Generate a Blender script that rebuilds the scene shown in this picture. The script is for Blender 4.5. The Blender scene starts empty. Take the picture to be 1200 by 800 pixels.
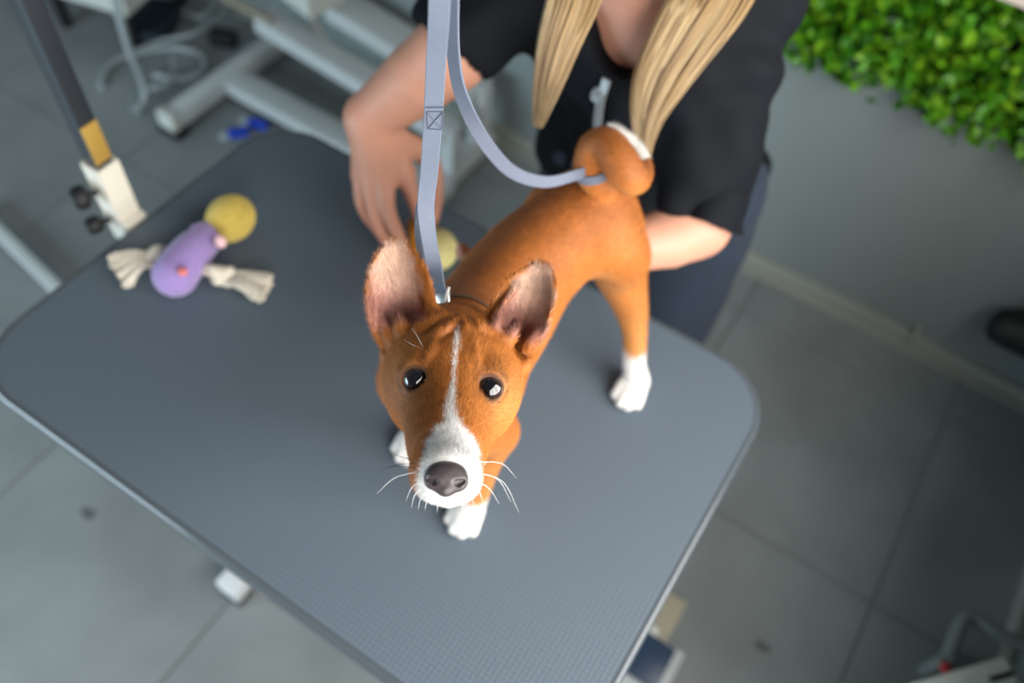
import bpy, bmesh, math, random
import numpy as np
from mathutils import Matrix, Vector

random.seed(7)
rng = np.random.default_rng(7)
scene = bpy.context.scene
COL = scene.collection
PI = math.pi

# ---------------------------------------------------------------- camera
# World: X runs along the grooming table, Y across it (towards the groomer), Z up, floor at 0.
H = 0.87                                   # height of the table top
CAM_POS = np.array([0.4111, -0.4393, 1.827])
FPX = 990.0                                # focal length in pixels of the 1200x800 frame
_p, _r, _y = math.radians(55.45), math.radians(6.98), math.radians(27.18)
def _cam_axes():
    F = np.array([0, math.cos(_p), -math.sin(_p)]); R0 = np.array([1.0, 0, 0]); U0 = np.cross(R0, F)
    U = math.cos(_r) * U0 - math.sin(_r) * R0; R = math.cos(_r) * R0 + math.sin(_r) * U0
    c, s = math.cos(_y), math.sin(_y)
    M = np.array([[c, -s, 0], [s, c, 0], [0, 0, 1]])
    return M @ F, M @ R, M @ U
CF, CR, CU = _cam_axes()
def ray(px, py): return CF + CR * (px - 600) / FPX - CU * (py - 400) / FPX
def QD(px, py, D): return CAM_POS + ray(px, py) * D                      # point at a given depth
def QZ(px, py, z):                                                       # point at height z above the table top
    d = ray(px, py); return CAM_POS + d * ((z + H - CAM_POS[2]) / d[2])
def QF(px, py, z=0.0): return QZ(px, py, z - H)                          # point at height z above the floor
def QY(px, py, Y):
    d = ray(px, py); return CAM_POS + d * ((Y - CAM_POS[1]) / d[1])
def PX(P):                                                               # world -> pixel, depth
    v = np.asarray(P) - CAM_POS; D = v @ CF
    return 600 + FPX * (v @ CR) / D, 400 - FPX * (v @ CU) / D, D

cd = bpy.data.cameras.new('camera'); cam = bpy.data.objects.new('camera', cd); COL.objects.link(cam)
cam.matrix_world = Matrix(((CR[0], CU[0], -CF[0], CAM_POS[0]), (CR[1], CU[1], -CF[1], CAM_POS[1]), (CR[2], CU[2], -CF[2], CAM_POS[2]), (0, 0, 0, 1)))
cd.sensor_width = 36; cd.lens = FPX / 1200 * 36; cd.clip_start = 0.02
cd.dof.use_dof = True; cd.dof.focus_distance = 0.605; cd.dof.aperture_fstop = 3.0
scene.camera = cam

# ---------------------------------------------------------------- light
w = bpy.data.worlds.new('room_light'); scene.world = w; w.use_nodes = True
w.node_tree.nodes['Background'].inputs[0].default_value = (0.80, 0.92, 1.0, 1)
w.node_tree.nodes['Background'].inputs[1].default_value = 0.155
def area(name, loc, target, sx, sy, power, col):
    l = bpy.data.lights.new(name, 'AREA'); l.shape = 'RECTANGLE'; l.size = sx; l.size_y = sy; l.energy = power; l.color = col
    o = bpy.data.objects.new(name, l); COL.objects.link(o); o.location = loc
    o.rotation_euler = (Vector(target) - Vector(loc)).to_track_quat('-Z', 'Y').to_euler(); return o
WALL_X, WALL_Y = 1.165, 1.305
area('window_daylight', (WALL_X + 0.10, -0.55, 1.78), (0, -0.55, 1.78), 2.3, 1.45, 108, (1.0, 0.97, 0.93))
area('low_floor_fill', (-1.7, -1.75, 0.75), (-1.2, 0.2, 0.2), 1.7, 1.1, 54, (0.68, 0.87, 1.0))  # unseen source, added low to brighten the left floor and spare the dog
scene.view_settings.view_transform = 'Standard'; scene.view_settings.look = 'None'
scene.view_settings.gamma = 1.0; scene.view_settings.use_curve_mapping = False
scene.view_settings.exposure = 0.0

# ---------------------------------------------------------------- materials
def lin(r, g, b):
    f = lambda c: (c / 255 / 12.92) if c / 255 <= 0.04045 else ((c / 255 + 0.055) / 1.055) ** 2.4
    return (f(r), f(g), f(b), 1.0)
def mat(name, col, rough=0.5, metal=0.0, noise=None, bump=None, sheen=0.0, coat=0.0, sss=0.0, attr=False, spec=0.5):
    """noise=(scale, amount): value variation; bump=(scale, strength, distance)"""
    m = bpy.data.materials.new(name); m.use_nodes = True; nt = m.node_tree; b = nt.nodes['Principled BSDF']
    b.inputs['Roughness'].default_value = rough; b.inputs['Metallic'].default_value = metal
    b.inputs['Base Color'].default_value = col; b.inputs['Specular IOR Level'].default_value = spec
    if sheen: b.inputs['Sheen Weight'].default_value = sheen
    if coat: b.inputs['Coat Weight'].default_value = coat; b.inputs['Coat Roughness'].default_value = 0.03
    if sss:
        b.inputs['Subsurface Weight'].default_value = sss; b.inputs['Subsurface Radius'].default_value = (0.012, 0.005, 0.003); b.inputs['Subsurface Scale'].default_value = 1.0
    src = None
    if attr:
        a = nt.nodes.new('ShaderNodeAttribute'); a.attribute_name = 'Col'; src = a.outputs['Color']
    tc = nt.nodes.new('ShaderNodeTexCoord')
    if noise:
        n = nt.nodes.new('ShaderNodeTexNoise'); n.inputs['Scale'].default_value = noise[0]; n.inputs['Detail'].default_value = 5
        nt.links.new(tc.outputs['Object'], n.inputs['Vector'])
        mr = nt.nodes.new('ShaderNodeMapRange'); mr.inputs[1].default_value = 0.3; mr.inputs[2].default_value = 0.7
        mr.inputs[3].default_value = 1 - noise[1]; mr.inputs[4].default_value = 1 + noise[1]
        nt.links.new(n.outputs['Fac'], mr.inputs[0])
        mx = nt.nodes.new('ShaderNodeVectorMath'); mx.operation = 'SCALE'
        if src: nt.links.new(src, mx.inputs[0])
        else: mx.inputs[0].default_value = col[:3]
        nt.links.new(mr.outputs[0], mx.inputs['Scale']); src = mx.outputs[0]
    if src: nt.links.new(src, b.inputs['Base Color'])
    if bump:
        n = nt.nodes.new('ShaderNodeTexNoise'); n.inputs['Scale'].default_value = bump[0]; n.inputs['Detail'].default_value = 4
        nt.links.new(tc.outputs['Object'], n.inputs['Vector'])
        bp = nt.nodes.new('ShaderNodeBump'); bp.inputs['Strength'].default_value = bump[1]; bp.inputs['Distance'].default_value = bump[2]
        nt.links.new(n.outputs['Fac'], bp.inputs['Height']); nt.links.new(bp.outputs['Normal'], b.inputs['Normal'])
    return m

# ---------------------------------------------------------------- objects
def tag(o, label=None, cat=None, group=None, kind=None):
    if label: o['label'] = label
    if cat: o['category'] = cat
    if group: o['group'] = group
    if kind: o['kind'] = kind
    return o
def link(name, me, parent=None, m=None, smooth=False):
    o = bpy.data.objects.new(name, me); COL.objects.link(o)
    if parent is not None:
        o.parent = parent
        if parent.type == 'EMPTY' or True:
            o.matrix_parent_inverse = Matrix.Translation(-Vector(world_loc(parent)))
    if m is not None and me is not None and len(me.materials) == 0: me.materials.append(m)
    if smooth and me is not None: me.polygons.foreach_set('use_smooth', [True] * len(me.polygons))
    return o
def world_loc(o):
    return Vector(o.location) if o.parent is None else Vector(o.get('_w', (0, 0, 0)))
def thing(name, label, cat, loc=(0, 0, 0), group=None):
    o = bpy.data.objects.new(name, None); COL.objects.link(o); o.location = Vector(loc); o.empty_display_size = 0.05
    return tag(o, label, cat, group)
# All meshes are modelled in world coordinates; an Empty sits at the base of its thing and the
# children keep their place through the parent inverse.
def bm_obj(name, bm, m, parent=None, smooth=False, bevel=0.0, seg=2):
    if bevel > 0:
        bmesh.ops.bevel(bm, geom=[e for e in bm.edges if e.calc_face_angle(0) > 0.6], offset=bevel, segments=seg, profile=0.6, affect='EDGES', clamp_overlap=True)
    bmesh.ops.recalc_face_normals(bm, faces=bm.faces)
    me = bpy.data.meshes.new(name); bm.to_mesh(me); bm.free()
    o = link(name, me, parent, m, smooth)
    if bevel > 0 and not smooth: shade_auto(me)
    return o
def shade_auto(me, ang=0.7):
    me.polygons.foreach_set('use_smooth', [True] * len(me.polygons)); me.set_sharp_from_angle(angle=ang)
def box_bm(c, s, rotz=0.0, rot=None, bm=None):
    bm = bm or bmesh.new()
    M = Matrix.Translation(Vector(c)) @ (rot.to_4x4() if rot is not None else Matrix.Rotation(rotz, 4, 'Z')) @ Matrix.Diagonal((s[0], s[1], s[2], 1))
    bmesh.ops.create_cube(bm, size=1.0, matrix=M); return bm
def beam_bm(a, b, wdt, hgt, up=(0, 0, 1), bm=None):
    """rectangular bar from a to b"""
    a, b = Vector(a), Vector(b); d = (b - a); L = d.length; x = d.normalized(); u = Vector(up)
    y = u.cross(x).normalized(); z = x.cross(y)
    R = Matrix((x, y, z)).transposed()
    return box_bm((a + b) / 2, (L, wdt, hgt), rot=R, bm=bm)
def catmull(pts, n=8):
    P = np.asarray(pts, float); out = []
    Q = np.vstack([2 * P[0] - P[1], P, 2 * P[-1] - P[-2]])
    for i in range(len(P) - 1):
        p0, p1, p2, p3 = Q[i:i + 4]
        for t in np.linspace(0, 1, n, endpoint=False):
            out.append(0.5 * ((2 * p1) + (-p0 + p2) * t + (2 * p0 - 5 * p1 + 4 * p2 - p3) * t * t + (-p0 + 3 * p1 - 3 * p2 + p3) * t ** 3))
    out.append(P[-1]); return np.array(out)
def fast_mesh(name, V, F):
    """F: (n,k) int array with one k, or list of such arrays"""
    Fs = F if isinstance(F, list) else [F]
    me = bpy.data.meshes.new(name); V = np.ascontiguousarray(V, np.float32)
    me.vertices.add(len(V)); me.vertices.foreach_set('co', V.ravel())
    loops = np.concatenate([np.asarray(f).ravel() for f in Fs]).astype(np.int32)
    sizes = np.concatenate([np.full(len(f), np.asarray(f).shape[1]) for f in Fs]).astype(np.int32)
    starts = np.concatenate([[0], np.cumsum(sizes)[:-1]]).astype(np.int32)
    me.loops.add(len(loops)); me.loops.foreach_set('vertex_index', loops)
    me.polygons.add(len(sizes)); me.polygons.foreach_set('loop_start', starts); me.polygons.foreach_set('loop_total', sizes)
    me.update(calc_edges=True); me.validate(); return me
def set_col(me, C):
    a = me.color_attributes.new('Col', 'FLOAT_COLOR', 'POINT')
    C4 = np.ones((len(C), 4), np.float32); C4[:, :3] = C; a.data.foreach_set('color', C4.ravel())
def tube_arrays(pts, rad, sides=8, cap=True):
    P = np.asarray(pts, float); n = len(P); rad = np.broadcast_to(np.asarray(rad, float), (n,))
    T = np.gradient(P, axis=0); T /= np.linalg.norm(T, axis=1)[:, None] + 1e-12
    u = np.cross(T[0], [0.3, 0.2, 0.9]); u /= np.linalg.norm(u); V = []
    for i in range(n):
        u = u - T[i] * (u @ T[i]); u /= np.linalg.norm(u); v = np.cross(T[i], u)
        a = np.arange(sides) * 2 * PI / sides
        V.append(P[i] + rad[i] * (np.cos(a)[:, None] * u + np.sin(a)[:, None] * v))
    V = np.vstack(V); F = []
    for i in range(n - 1):
        for j in range(sides):
            k = (j + 1) % sides; F.append((i * sides + j, i * sides + k, (i + 1) * sides + k, (i + 1) * sides + j))
    Fs = [np.array(F)]
    if cap: Fs.append(np.array([list(range(sides))[::-1], [(n - 1) * sides + j for j in range(sides)]]))
    return V, Fs
def tube(name, pts, rad, m, parent=None, sides=8, sm=6):
    P = catmull(pts, sm) if sm > 1 and len(pts) > 2 else np.asarray(pts, float)
    r = np.interp(np.linspace(0, 1, len(P)), np.linspace(0, 1, len(np.atleast_1d(rad))), np.atleast_1d(rad))
    V, F = tube_arrays(P, r, sides); me = fast_mesh(name, V, F)
    o = link(name, me, parent, m); shade_auto(me, 1.0); return o
def lathe_arrays(prof, sides=24):
    """prof: (r,z) list -> verts around Z"""
    V = []; F = []
    for r, z in prof:
        for j in range(sides):
            a = 2 * PI * j / sides; V.append((r * math.cos(a), r * math.sin(a), z))
    for i in range(len(prof) - 1):
        for j in range(sides):
            k = (j + 1) % sides; F.append((i * sides + j, i * sides + k, (i + 1) * sides + k, (i + 1) * sides + j))
    n = len(prof)
    return np.array(V), [np.array(F), np.array([list(range(sides))[::-1], [(n - 1) * sides + j for j in range(sides)]])]
def place(V, loc, zdir=(0, 0, 1), xhint=(1, 0, 0)):
    z = np.asarray(zdir, float); z /= np.linalg.norm(z); x = np.asarray(xhint, float); x = x - z * (x @ z)
    if np.linalg.norm(x) < 1e-6: x = np.cross(z, [0, 1, 0])
    x /= np.linalg.norm(x); y = np.cross(z, x)
    return np.asarray(V) @ np.array([x, y, z]) + np.asarray(loc)
def lathe(name, prof, loc, zdir, m, parent=None, sides=24, sharp=0.7):
    V, F = lathe_arrays(prof, sides); me = fast_mesh(name, place(V, loc, zdir), F); o = link(name, me, parent, m); shade_auto(me, sharp); return o
def ribbon(name, pts, wid, width, thick, m, parent=None, sm=6):
    """strap: pts (n,3), wid: (n,3) width directions"""
    P = catmull(pts, sm); Wd = catmull(wid, sm); n = len(P)
    T = np.gradient(P, axis=0); T /= np.linalg.norm(T, axis=1)[:, None]
    Wd = Wd - T * np.sum(Wd * T, axis=1)[:, None]; Wd /= np.linalg.norm(Wd, axis=1)[:, None]
    N = np.cross(T, Wd); V = []; prof = []
    hw, ht = width / 2, thick / 2
    for sx, sy in ((-1, -.5), (-.93, -1), (.93, -1), (1, -.5), (1, .5), (.93, 1), (-.93, 1), (-1, .5)): prof.append((sx * hw, sy * ht))
    for i in range(n):
        for a, b in prof: V.append(P[i] + Wd[i] * a + N[i] * b)
    F = []; k = len(prof)
    for i in range(n - 1):
        for j in range(k): F.append((i * k + j, i * k + (j + 1) % k, (i + 1) * k + (j + 1) % k, (i + 1) * k + j))
    me = fast_mesh(name, np.array(V), [np.array(F), np.array([list(range(k))[::-1], [(n - 1) * k + j for j in range(k)]])])
    o = link(name, me, parent, m); shade_auto(me, 0.6); return o, P, Wd, N

# ---------------------------------------------------------------- implicit surfaces (bodies, cloth, soft toys)
class Sdf:
    def __init__(s): s.ops = []
    def op(s, f, lo, hi, k=0.0, mode='add'): s.ops.append((f, np.asarray(lo, float), np.asarray(hi, float), k, mode)); return s
    def chain(s, pts, rad, k=0.0, mode='add', sm=1):
        P = np.asarray(pts, float); r = np.asarray(rad, float)
        if sm > 1:
            Q = catmull(np.hstack([P, r[:, None]]), sm); P, r = Q[:, :3], np.maximum(Q[:, 3], 0.0008)
        segs = [(P[i], P[i + 1] - P[i], r[i], r[i + 1] - r[i]) for i in range(len(P) - 1)]
        def f(x, y, z):
            d = None
            for a, ab, ra, dr in segs:
                L2 = float(ab @ ab) + 1e-12
                t = np.clip(((x - a[0]) * ab[0] + (y - a[1]) * ab[1] + (z - a[2]) * ab[2]) / L2, 0, 1)
                e = np.sqrt((x - a[0] - t * ab[0]) ** 2 + (y - a[1] - t * ab[1]) ** 2 + (z - a[2] - t * ab[2]) ** 2) - (ra + dr * t)
                d = e if d is None else np.minimum(d, e)
            return d
        return s.op(f, (P - r[:, None]).min(0), (P + r[:, None]).max(0), k, mode)
    def ball(s, c, r, k=0.0, mode='add'):
        c = np.asarray(c, float)
        return s.op(lambda x, y, z: np.sqrt((x - c[0]) ** 2 + (y - c[1]) ** 2 + (z - c[2]) ** 2) - r, c - r, c + r, k, mode)
    def ell(s, c, rad, axes=None, k=0.0, mode='add'):
        """axes: 3 row vectors of the local frame"""
        c = np.asarray(c, float); A = np.eye(3) if axes is None else np.asarray(axes, float); r = np.asarray(rad, float); R = r.max()
        def f(x, y, z):
            dx, dy, dz = x - c[0], y - c[1], z - c[2]
            q = [(dx * A[i, 0] + dy * A[i, 1] + dz * A[i, 2]) for i in range(3)]
            k0 = np.sqrt(sum((q[i] / r[i]) ** 2 for i in range(3))) + 1e-9
            k1 = np.sqrt(sum((q[i] / r[i] ** 2) ** 2 for i in range(3))) + 1e-9
            return k0 * (k0 - 1) / k1
        return s.op(f, c - R, c + R, k, mode)
    @staticmethod
    def comb(a, b, k, mode):
        if mode == 'sub': a, b = -a, b
        if k <= 0: d = np.minimum(a, b)
        else:
            h = np.maximum(k - np.abs(a - b), 0) / k; d = np.minimum(a, b) - h * h * k * 0.25
        return -d if mode == 'sub' else d
    def at(s, P):
        P = np.asarray(P, float); x, y, z = P[..., 0], P[..., 1], P[..., 2]; d = np.full(x.shape, 1.0)
        for f, lo, hi, k, mode in s.ops: d = s.comb(d, f(x, y, z), k, mode)
        return d
    def mesh(s, lo, hi, h):
        lo = np.asarray(lo, float); hi = np.asarray(hi, float); n = np.ceil((hi - lo) / h).astype(int) + 1
        ax = [(lo[i] + h * np.arange(n[i])).astype(np.float32) for i in range(3)]
        D = np.full(n, 1.0, np.float32)
        for f, l, u, k, mode in s.ops:
            pad = k + 3 * h
            i0 = np.clip(np.floor((l - pad - lo) / h).astype(int), 0, n); i1 = np.clip(np.ceil((u + pad - lo) / h).astype(int) + 1, 0, n)
            if np.any(i1 <= i0): continue
            sl = tuple(slice(i0[i], i1[i]) for i in range(3))
            d = f(ax[0][sl[0]][:, None, None], ax[1][sl[1]][None, :, None], ax[2][sl[2]][None, None, :]).astype(np.float32)
            D[sl] = s.comb(D[sl], d, k, mode)
        return nets(D, lo, h)
def nets(D, lo, h):
    ins = D < 0; n = D.shape
    c = np.zeros(tuple(m - 1 for m in n), np.uint8)
    offs = [(i, j, k) for i in (0, 1) for j in (0, 1) for k in (0, 1)]
    for i, j, k in offs: c += ins[i:n[0] - 1 + i, j:n[1] - 1 + j, k:n[2] - 1 + k]
    act = (c > 0) & (c < 8); ijk = np.argwhere(act)
    idx = np.full(act.shape, -1, np.int64); idx[act] = np.arange(len(ijk))
    vals = {o: D[ijk[:, 0] + o[0], ijk[:, 1] + o[1], ijk[:, 2] + o[2]] for o in offs}
    S = np.zeros((len(ijk), 3)); cnt = np.zeros(len(ijk))
    for a in offs:
        for axis in range(3):
            if a[axis]: continue
            b = list(a); b[axis] = 1; b = tuple(b); va, vb = vals[a], vals[b]; m = (va < 0) != (vb < 0)
            t = np.where(m, va / np.where(m, va - vb, 1), 0)
            p = np.tile(np.array(a, float), (len(ijk), 1)); p[:, axis] += t
            S[m] += p[m]; cnt[m] += 1
    V = (ijk + S / cnt[:, None]) * h + lo; F = []
    for axis in range(3):
        o1, o2 = (axis + 1) % 3, (axis + 2) % 3
        sa = [slice(None)] * 3; sb = [slice(None)] * 3; sa[axis] = slice(0, n[axis] - 1); sb[axis] = slice(1, n[axis])
        A, B = ins[tuple(sa)], ins[tuple(sb)]
        e = np.argwhere(A != B); ok = (e[:, o1] > 0) & (e[:, o2] > 0) & (e[:, o1] < n[o1] - 1) & (e[:, o2] < n[o2] - 1); e = e[ok]
        fl = A[e[:, 0], e[:, 1], e[:, 2]]
        def cell(d1, d2):
            q = e.copy(); q[:, o1] += d1; q[:, o2] += d2; return idx[q[:, 0], q[:, 1], q[:, 2]]
        q = np.stack([cell(-1, -1), cell(0, -1), cell(0, 0), cell(-1, 0)], 1)
        q[~fl] = q[~fl][:, ::-1]; F.append(q)
    F = np.vstack(F); F = F[(F >= 0).all(1)]
    return V, F
def vnormals(V, F):
    q = V[F]; fn = np.cross(q[:, 2] - q[:, 0], q[:, 3 if F.shape[1] > 3 else 1] - q[:, 1 if F.shape[1] > 3 else 0])
    N = np.zeros_like(V)
    for j in range(F.shape[1]): np.add.at(N, F[:, j], fn)
    return N / (np.linalg.norm(N, axis=1)[:, None] + 1e-12)
def relax(V, F, it=1, lam=0.5):
    E = np.vstack([F[:, [i, (i + 1) % F.shape[1]]] for i in range(F.shape[1])])
    for _ in range(it):
        S = np.zeros_like(V); c = np.zeros(len(V))
        np.add.at(S, E[:, 0], V[E[:, 1]]); np.add.at(c, E[:, 0], 1)
        np.add.at(S, E[:, 1], V[E[:, 0]]); np.add.at(c, E[:, 1], 1)
        V = V + lam * (S / np.maximum(c, 1)[:, None] - V)
    return V
def sdf_obj(name, sdf, lo, hi, h, m, parent=None, rel=1, color=None):
    V, F = sdf.mesh(lo, hi, h); V = relax(V, F, rel); me = fast_mesh(name, V, F)
    if color is not None: set_col(me, color(V, vnormals(V, F)))
    return link(name, me, parent, m, True)
def sstep(a, b, x):
    t = np.clip((x - a) / (b - a), 0, 1); return t * t * (3 - 2 * t)
def wob(P, f, seed=0):
    """cheap smooth pseudo noise, about -1..1"""
    r = np.random.default_rng(seed); s = 0
    for i in range(6):
        k = r.normal(size=3); k /= np.linalg.norm(k); s = s + np.sin(P @ k * f * r.uniform(0.6, 1.6) + r.uniform(0, 6.3))
    return s / 3.0
# ================================================================ the room
M_tile = mat('porcelain_tile', lin(128, 134, 134), 0.42, noise=(3.5, 0.16), bump=(60, 0.05, 0.001))
M_grout = mat('grout', lin(98, 102, 101), 0.9, noise=(40, 0.1))
M_wall = mat('painted_wall', lin(128, 137, 136), 0.45, noise=(2.0, 0.03), bump=(90, 0.04, 0.001))
M_base = mat('skirting', lin(150, 154, 145), 0.5)
PITCH = 0.583
X_J, Y_J = -0.872, 0.556
bm = box_bm((-0.9, 0.1, -0.02), (4.6, 3.4, 0.034))
floor = bm_obj('floor', bm, M_grout); tag(floor, 'grey tiled floor under the grooming table', None, None, 'structure')
tile_me = None
for i in range(-5, 8):
    for j in range(-4, 4):
        x = X_J + (i + 0.5) * PITCH; y = Y_J + (j + 0.5) * PITCH
        if x > WALL_X + 0.3 or x < -3.1 or y > WALL_Y + 0.28 or y < -1.55: continue
        if tile_me is None:
            b = box_bm((0, 0, -0.006), (PITCH - 0.0045, PITCH - 0.0045, 0.012)); bmesh.ops.bevel(b, geom=b.edges[:], offset=0.0012, segments=1, affect='EDGES')
            tile_me = bpy.data.meshes.new('tile'); b.to_mesh(tile_me); b.free(); tile_me.materials.append(M_tile)
        o = bpy.data.objects.new('tile', tile_me); COL.objects.link(o); o.parent = floor
        o.location = (x, y, 0.0)
# dark scuffs on the tiles
M_scuff = mat('scuff', lin(84, 88, 90), 0.7)
for (u, v), r0, sd in (((103, 601), 0.026, 3), ((893, 757), 0.02, 4), ((560, 60), 0.02, 5)):
    e = QF(u, v); rs = np.random.default_rng(sd); V = []
    for k in range(14): a = 2 * PI * k / 14; rr_ = r0 * rs.uniform(0.55, 1.1); V.append((e[0] + rr_ * math.cos(a), e[1] + 0.6 * rr_ * math.sin(a), 0.0004))
    link('scuff_mark', fast_mesh('scuff_mark', np.array(V), np.array([list(range(14))])), floor, M_scuff)
# back wall, running on behind the groomer
tag(bm_obj('wall_back', box_bm((-0.9, WALL_Y + 0.06, 1.35), (4.6, 0.12, 2.74)), M_wall), 'grey painted wall behind the groomer', None, None, 'structure')
bb = bm_obj('baseboard_back', box_bm((-0.9, WALL_Y - 0.008, 0.027), (4.4, 0.016, 0.054)), M_base, bevel=0.003); tag(bb, 'pale skirting along the grey back wall', None, None, 'structure')
bm_obj('skirting_lip', box_bm((-0.9, WALL_Y - 0.025, 0.006), (4.4, 0.02, 0.012)), M_base, bb, bevel=0.003)
c = QY(1068, 397, WALL_Y - 0.02); bm_obj('joint_clip', box_bm((c[0], WALL_Y - 0.012, 0.045), (0.014, 0.026, 0.088)), M_base, bb, bevel=0.002)
# window wall: built round the opening
WY0, WY1, WZ0, WZ1 = -1.75, 0.65, 1.02, 2.52
bm = box_bm((WALL_X + 0.06, 0.0, WZ0 / 2), (0.12, 3.2, WZ0)); box_bm((WALL_X + 0.06, 0.0, (WZ1 + 2.72) / 2), (0.12, 3.2, 2.72 - WZ1), bm=bm)
box_bm((WALL_X + 0.06, (WY1 + 1.42) / 2, (WZ0 + WZ1) / 2), (0.12, 1.42 - WY1, WZ1 - WZ0), bm=bm)
tag(bm_obj('wall_right', bm, M_wall), 'grey painted wall at the right end of the table', None, None, 'structure')
tag(bm_obj('baseboard_right', box_bm((WALL_X - 0.008, 0.0, 0.027), (0.016, 2.6, 0.054)), M_base, bevel=0.003), 'pale skirting along the right wall', None, None, 'structure')
win = bm_obj('window_1', box_bm((WALL_X + 0.02, (WY0 + WY1) / 2, WZ0 - 0.012), (0.20, WY1 - WY0 + 0.06, 0.024)), mat('window_white', lin(215, 215, 210), 0.4), bevel=0.004)
tag(win, 'white window sill and frame in the right wall', None, None, 'structure')
for y in (WY0 + 0.02, (WY0 + WY1) / 2 - 0.35, (WY0 + WY1) / 2 + 0.4, WY1 - 0.02):
    bm_obj('window_bar', box_bm((WALL_X + 0.05, y, (WZ0 + WZ1) / 2), (0.05, 0.045, WZ1 - WZ0)), win.data.materials[0], win, bevel=0.004)

# ---------------------------------------------------------------- leaf panel on the back wall
def leaf_mesh(name, L, Wd, m):
    V = [(0, 0, 0), (Wd * .38, L * .25, .12 * L), (Wd * .5, L * .55, .16 * L), (Wd * .3, L * .85, .10 * L), (0, L, .02 * L), (-Wd * .3, L * .85, .10 * L), (-Wd * .5, L * .55, .16 * L), (-Wd * .38, L * .25, .12 * L), (0, L * .3, .0), (0, L * .62, .03 * L)]
    F3 = [(0, 1, 8), (8, 7, 0), (3, 4, 9), (9, 4, 5)]; F4 = [(1, 2, 9, 8), (2, 3, 9, 9), (8, 9, 6, 7), (9, 5, 6, 6)]
    F3 += [(2, 3, 9), (9, 5, 6)]; F4 = [F4[0], F4[2]]
    me = fast_mesh(name, np.array(V, float), [np.array(F3), np.array(F4)]); me.materials.append(m); return me
leaf_cols = [lin(96, 152, 22), lin(70, 132, 16), lin(122, 172, 36), lin(46, 104, 18), lin(84, 150, 40)]
leaf_me = []
for i, cc in enumerate(leaf_cols):
    m = mat('leaf_green', cc, 0.42, spec=0.4); leaf_me.append(leaf_mesh('leaf', 0.026 + 0.003 * (i % 3), 0.017 + 0.002 * (i % 2), m))
HZ0, HX0, HX1, HZ1 = 0.695, -0.25, 1.12, 1.25
hedge = thing('leaf_wall_panel', 'panel of bright green artificial boxwood leaves on the grey wall', 'leaf panel', (0.435, WALL_Y, HZ0))
bm_obj('backing_mat', box_bm(((HX0 + HX1) / 2, WALL_Y - 0.012, (HZ0 + HZ1) / 2 + 0.01), (HX1 - HX0, 0.022, HZ1 - HZ0 - 0.03)), mat('panel_backing', lin(22, 48, 12), 0.9), hedge)
spots = []
for _ in range(9500):
    x = random.uniform(HX0, HX1); z = random.uniform(HZ0 - 0.012, HZ1); depth = random.uniform(0.015, 0.085) * (0.6 + 0.4 * math.sin(x * 31 + 3 * math.sin(z * 17)) * math.sin(z * 29))
    if z < HZ0 + 0.02 and random.random() < 0.35 + 0.3 * math.sin(x * 23): continue
    spots.append((x, WALL_Y - 0.015 - abs(depth), z))
inview = []
for s in spots:
    u, v, d = PX(s); inview.append(-20 < u < 1220 and -20 < v < 260 and u > 925)
order = sorted(range(len(spots)), key=lambda i: (not inview[i], spots[i][1]))
def leaf_rot():
    # leaves point outward into the room and to all sides
    a = random.uniform(0, 2 * PI); t = random.uniform(0.2, 1.25)
    d = Vector((math.sin(t) * math.cos(a), -math.cos(t), math.sin(t) * math.sin(a) + 0.25)).normalized()
    n = Vector((random.gauss(0, .5), -1 + random.gauss(0, .4), 0.9 + random.gauss(0, .4))); n = (n - d * n.dot(d)).normalized(); x = d.cross(n)
    return Matrix((x, d, n)).transposed()
bulkV, bulkF3, bulkF4, bulkMi = [], [], [], []; nb = 0
base = [(np.array([v.co for v in me.vertices]), [tuple(p.vertices) for p in me.polygons]) for me in leaf_me]
for rank, i in enumerate(order):
    R = leaf_rot(); li = random.choice([0, 0, 1, 1, 2, 3, 4]); sc = random.uniform(0.75, 1.2)
    if rank < 300:
        o = bpy.data.objects.new('leaf', leaf_me[li]); COL.objects.link(o); o.parent = hedge
        o.matrix_local = Matrix.Translation(Vector(spots[i]) - hedge.location) @ R.to_4x4() @ Matrix.Scale(sc, 4)
    else:
        Vb, Fb = base[li]; bulkV.append(sc * Vb @ np.array(R).T + np.array(spots[i]))
        for f in Fb: (bulkF3 if len(f) == 3 else bulkF4).append([q + nb for q in f] + [li])
        nb += len(Vb)
a3, a4 = np.array(bulkF3), np.array(bulkF4)
me = fast_mesh('leaf_mass', np.vstack(bulkV), [a3[:, :3], a4[:, :4]])
for l in leaf_me: me.materials.append(l.materials[0])
me.polygons.foreach_set('material_index', np.concatenate([a3[:, 3], a4[:, 4]]).astype(np.int32))
tag(link('leaf_mass', me, hedge), 'dense small green leaves', None, None, 'stuff')
# pale board whose corner hangs over the leaves, and the black rounded bar low on the wall
A = QY(1163, -2, WALL_Y - 0.12); B = QY(1203, 14, WALL_Y - 0.12)
ang = math.atan2(B[2] - A[2], B[0] - A[0])
bd = box_bm((A[0] + 0.30, WALL_Y - 0.12, A[2] + 0.205), (0.62, 0.012, 0.40)); 
tag(bm_obj('sign_board', bd, mat('cream_board', lin(232, 216, 205), 0.5), bevel=0.003), 'cream board in front of the green leaves, lower edge showing in the top corner', 'sign')
c = QY(1178, 379, WALL_Y - 0.06)
blk = thing('wall_bar', 'black rounded padded bar low on the grey wall beside the right corner', 'bar', (c[0] + 0.1, WALL_Y, c[2]))
M_blk = mat('black_rubber', lin(14, 15, 17), 0.6)
prof = [(0.001, 0), (0.022, 0.003), (0.038, 0.012), (0.045, 0.03), (0.046, 0.05), (0.046, 0.27), (0.036, 0.295), (0.001, 0.30)]
lathe('padded_bar', prof, (c[0] - 0.035, WALL_Y - 0.07, c[2]), (1, 0, 0), M_blk, blk)
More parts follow.
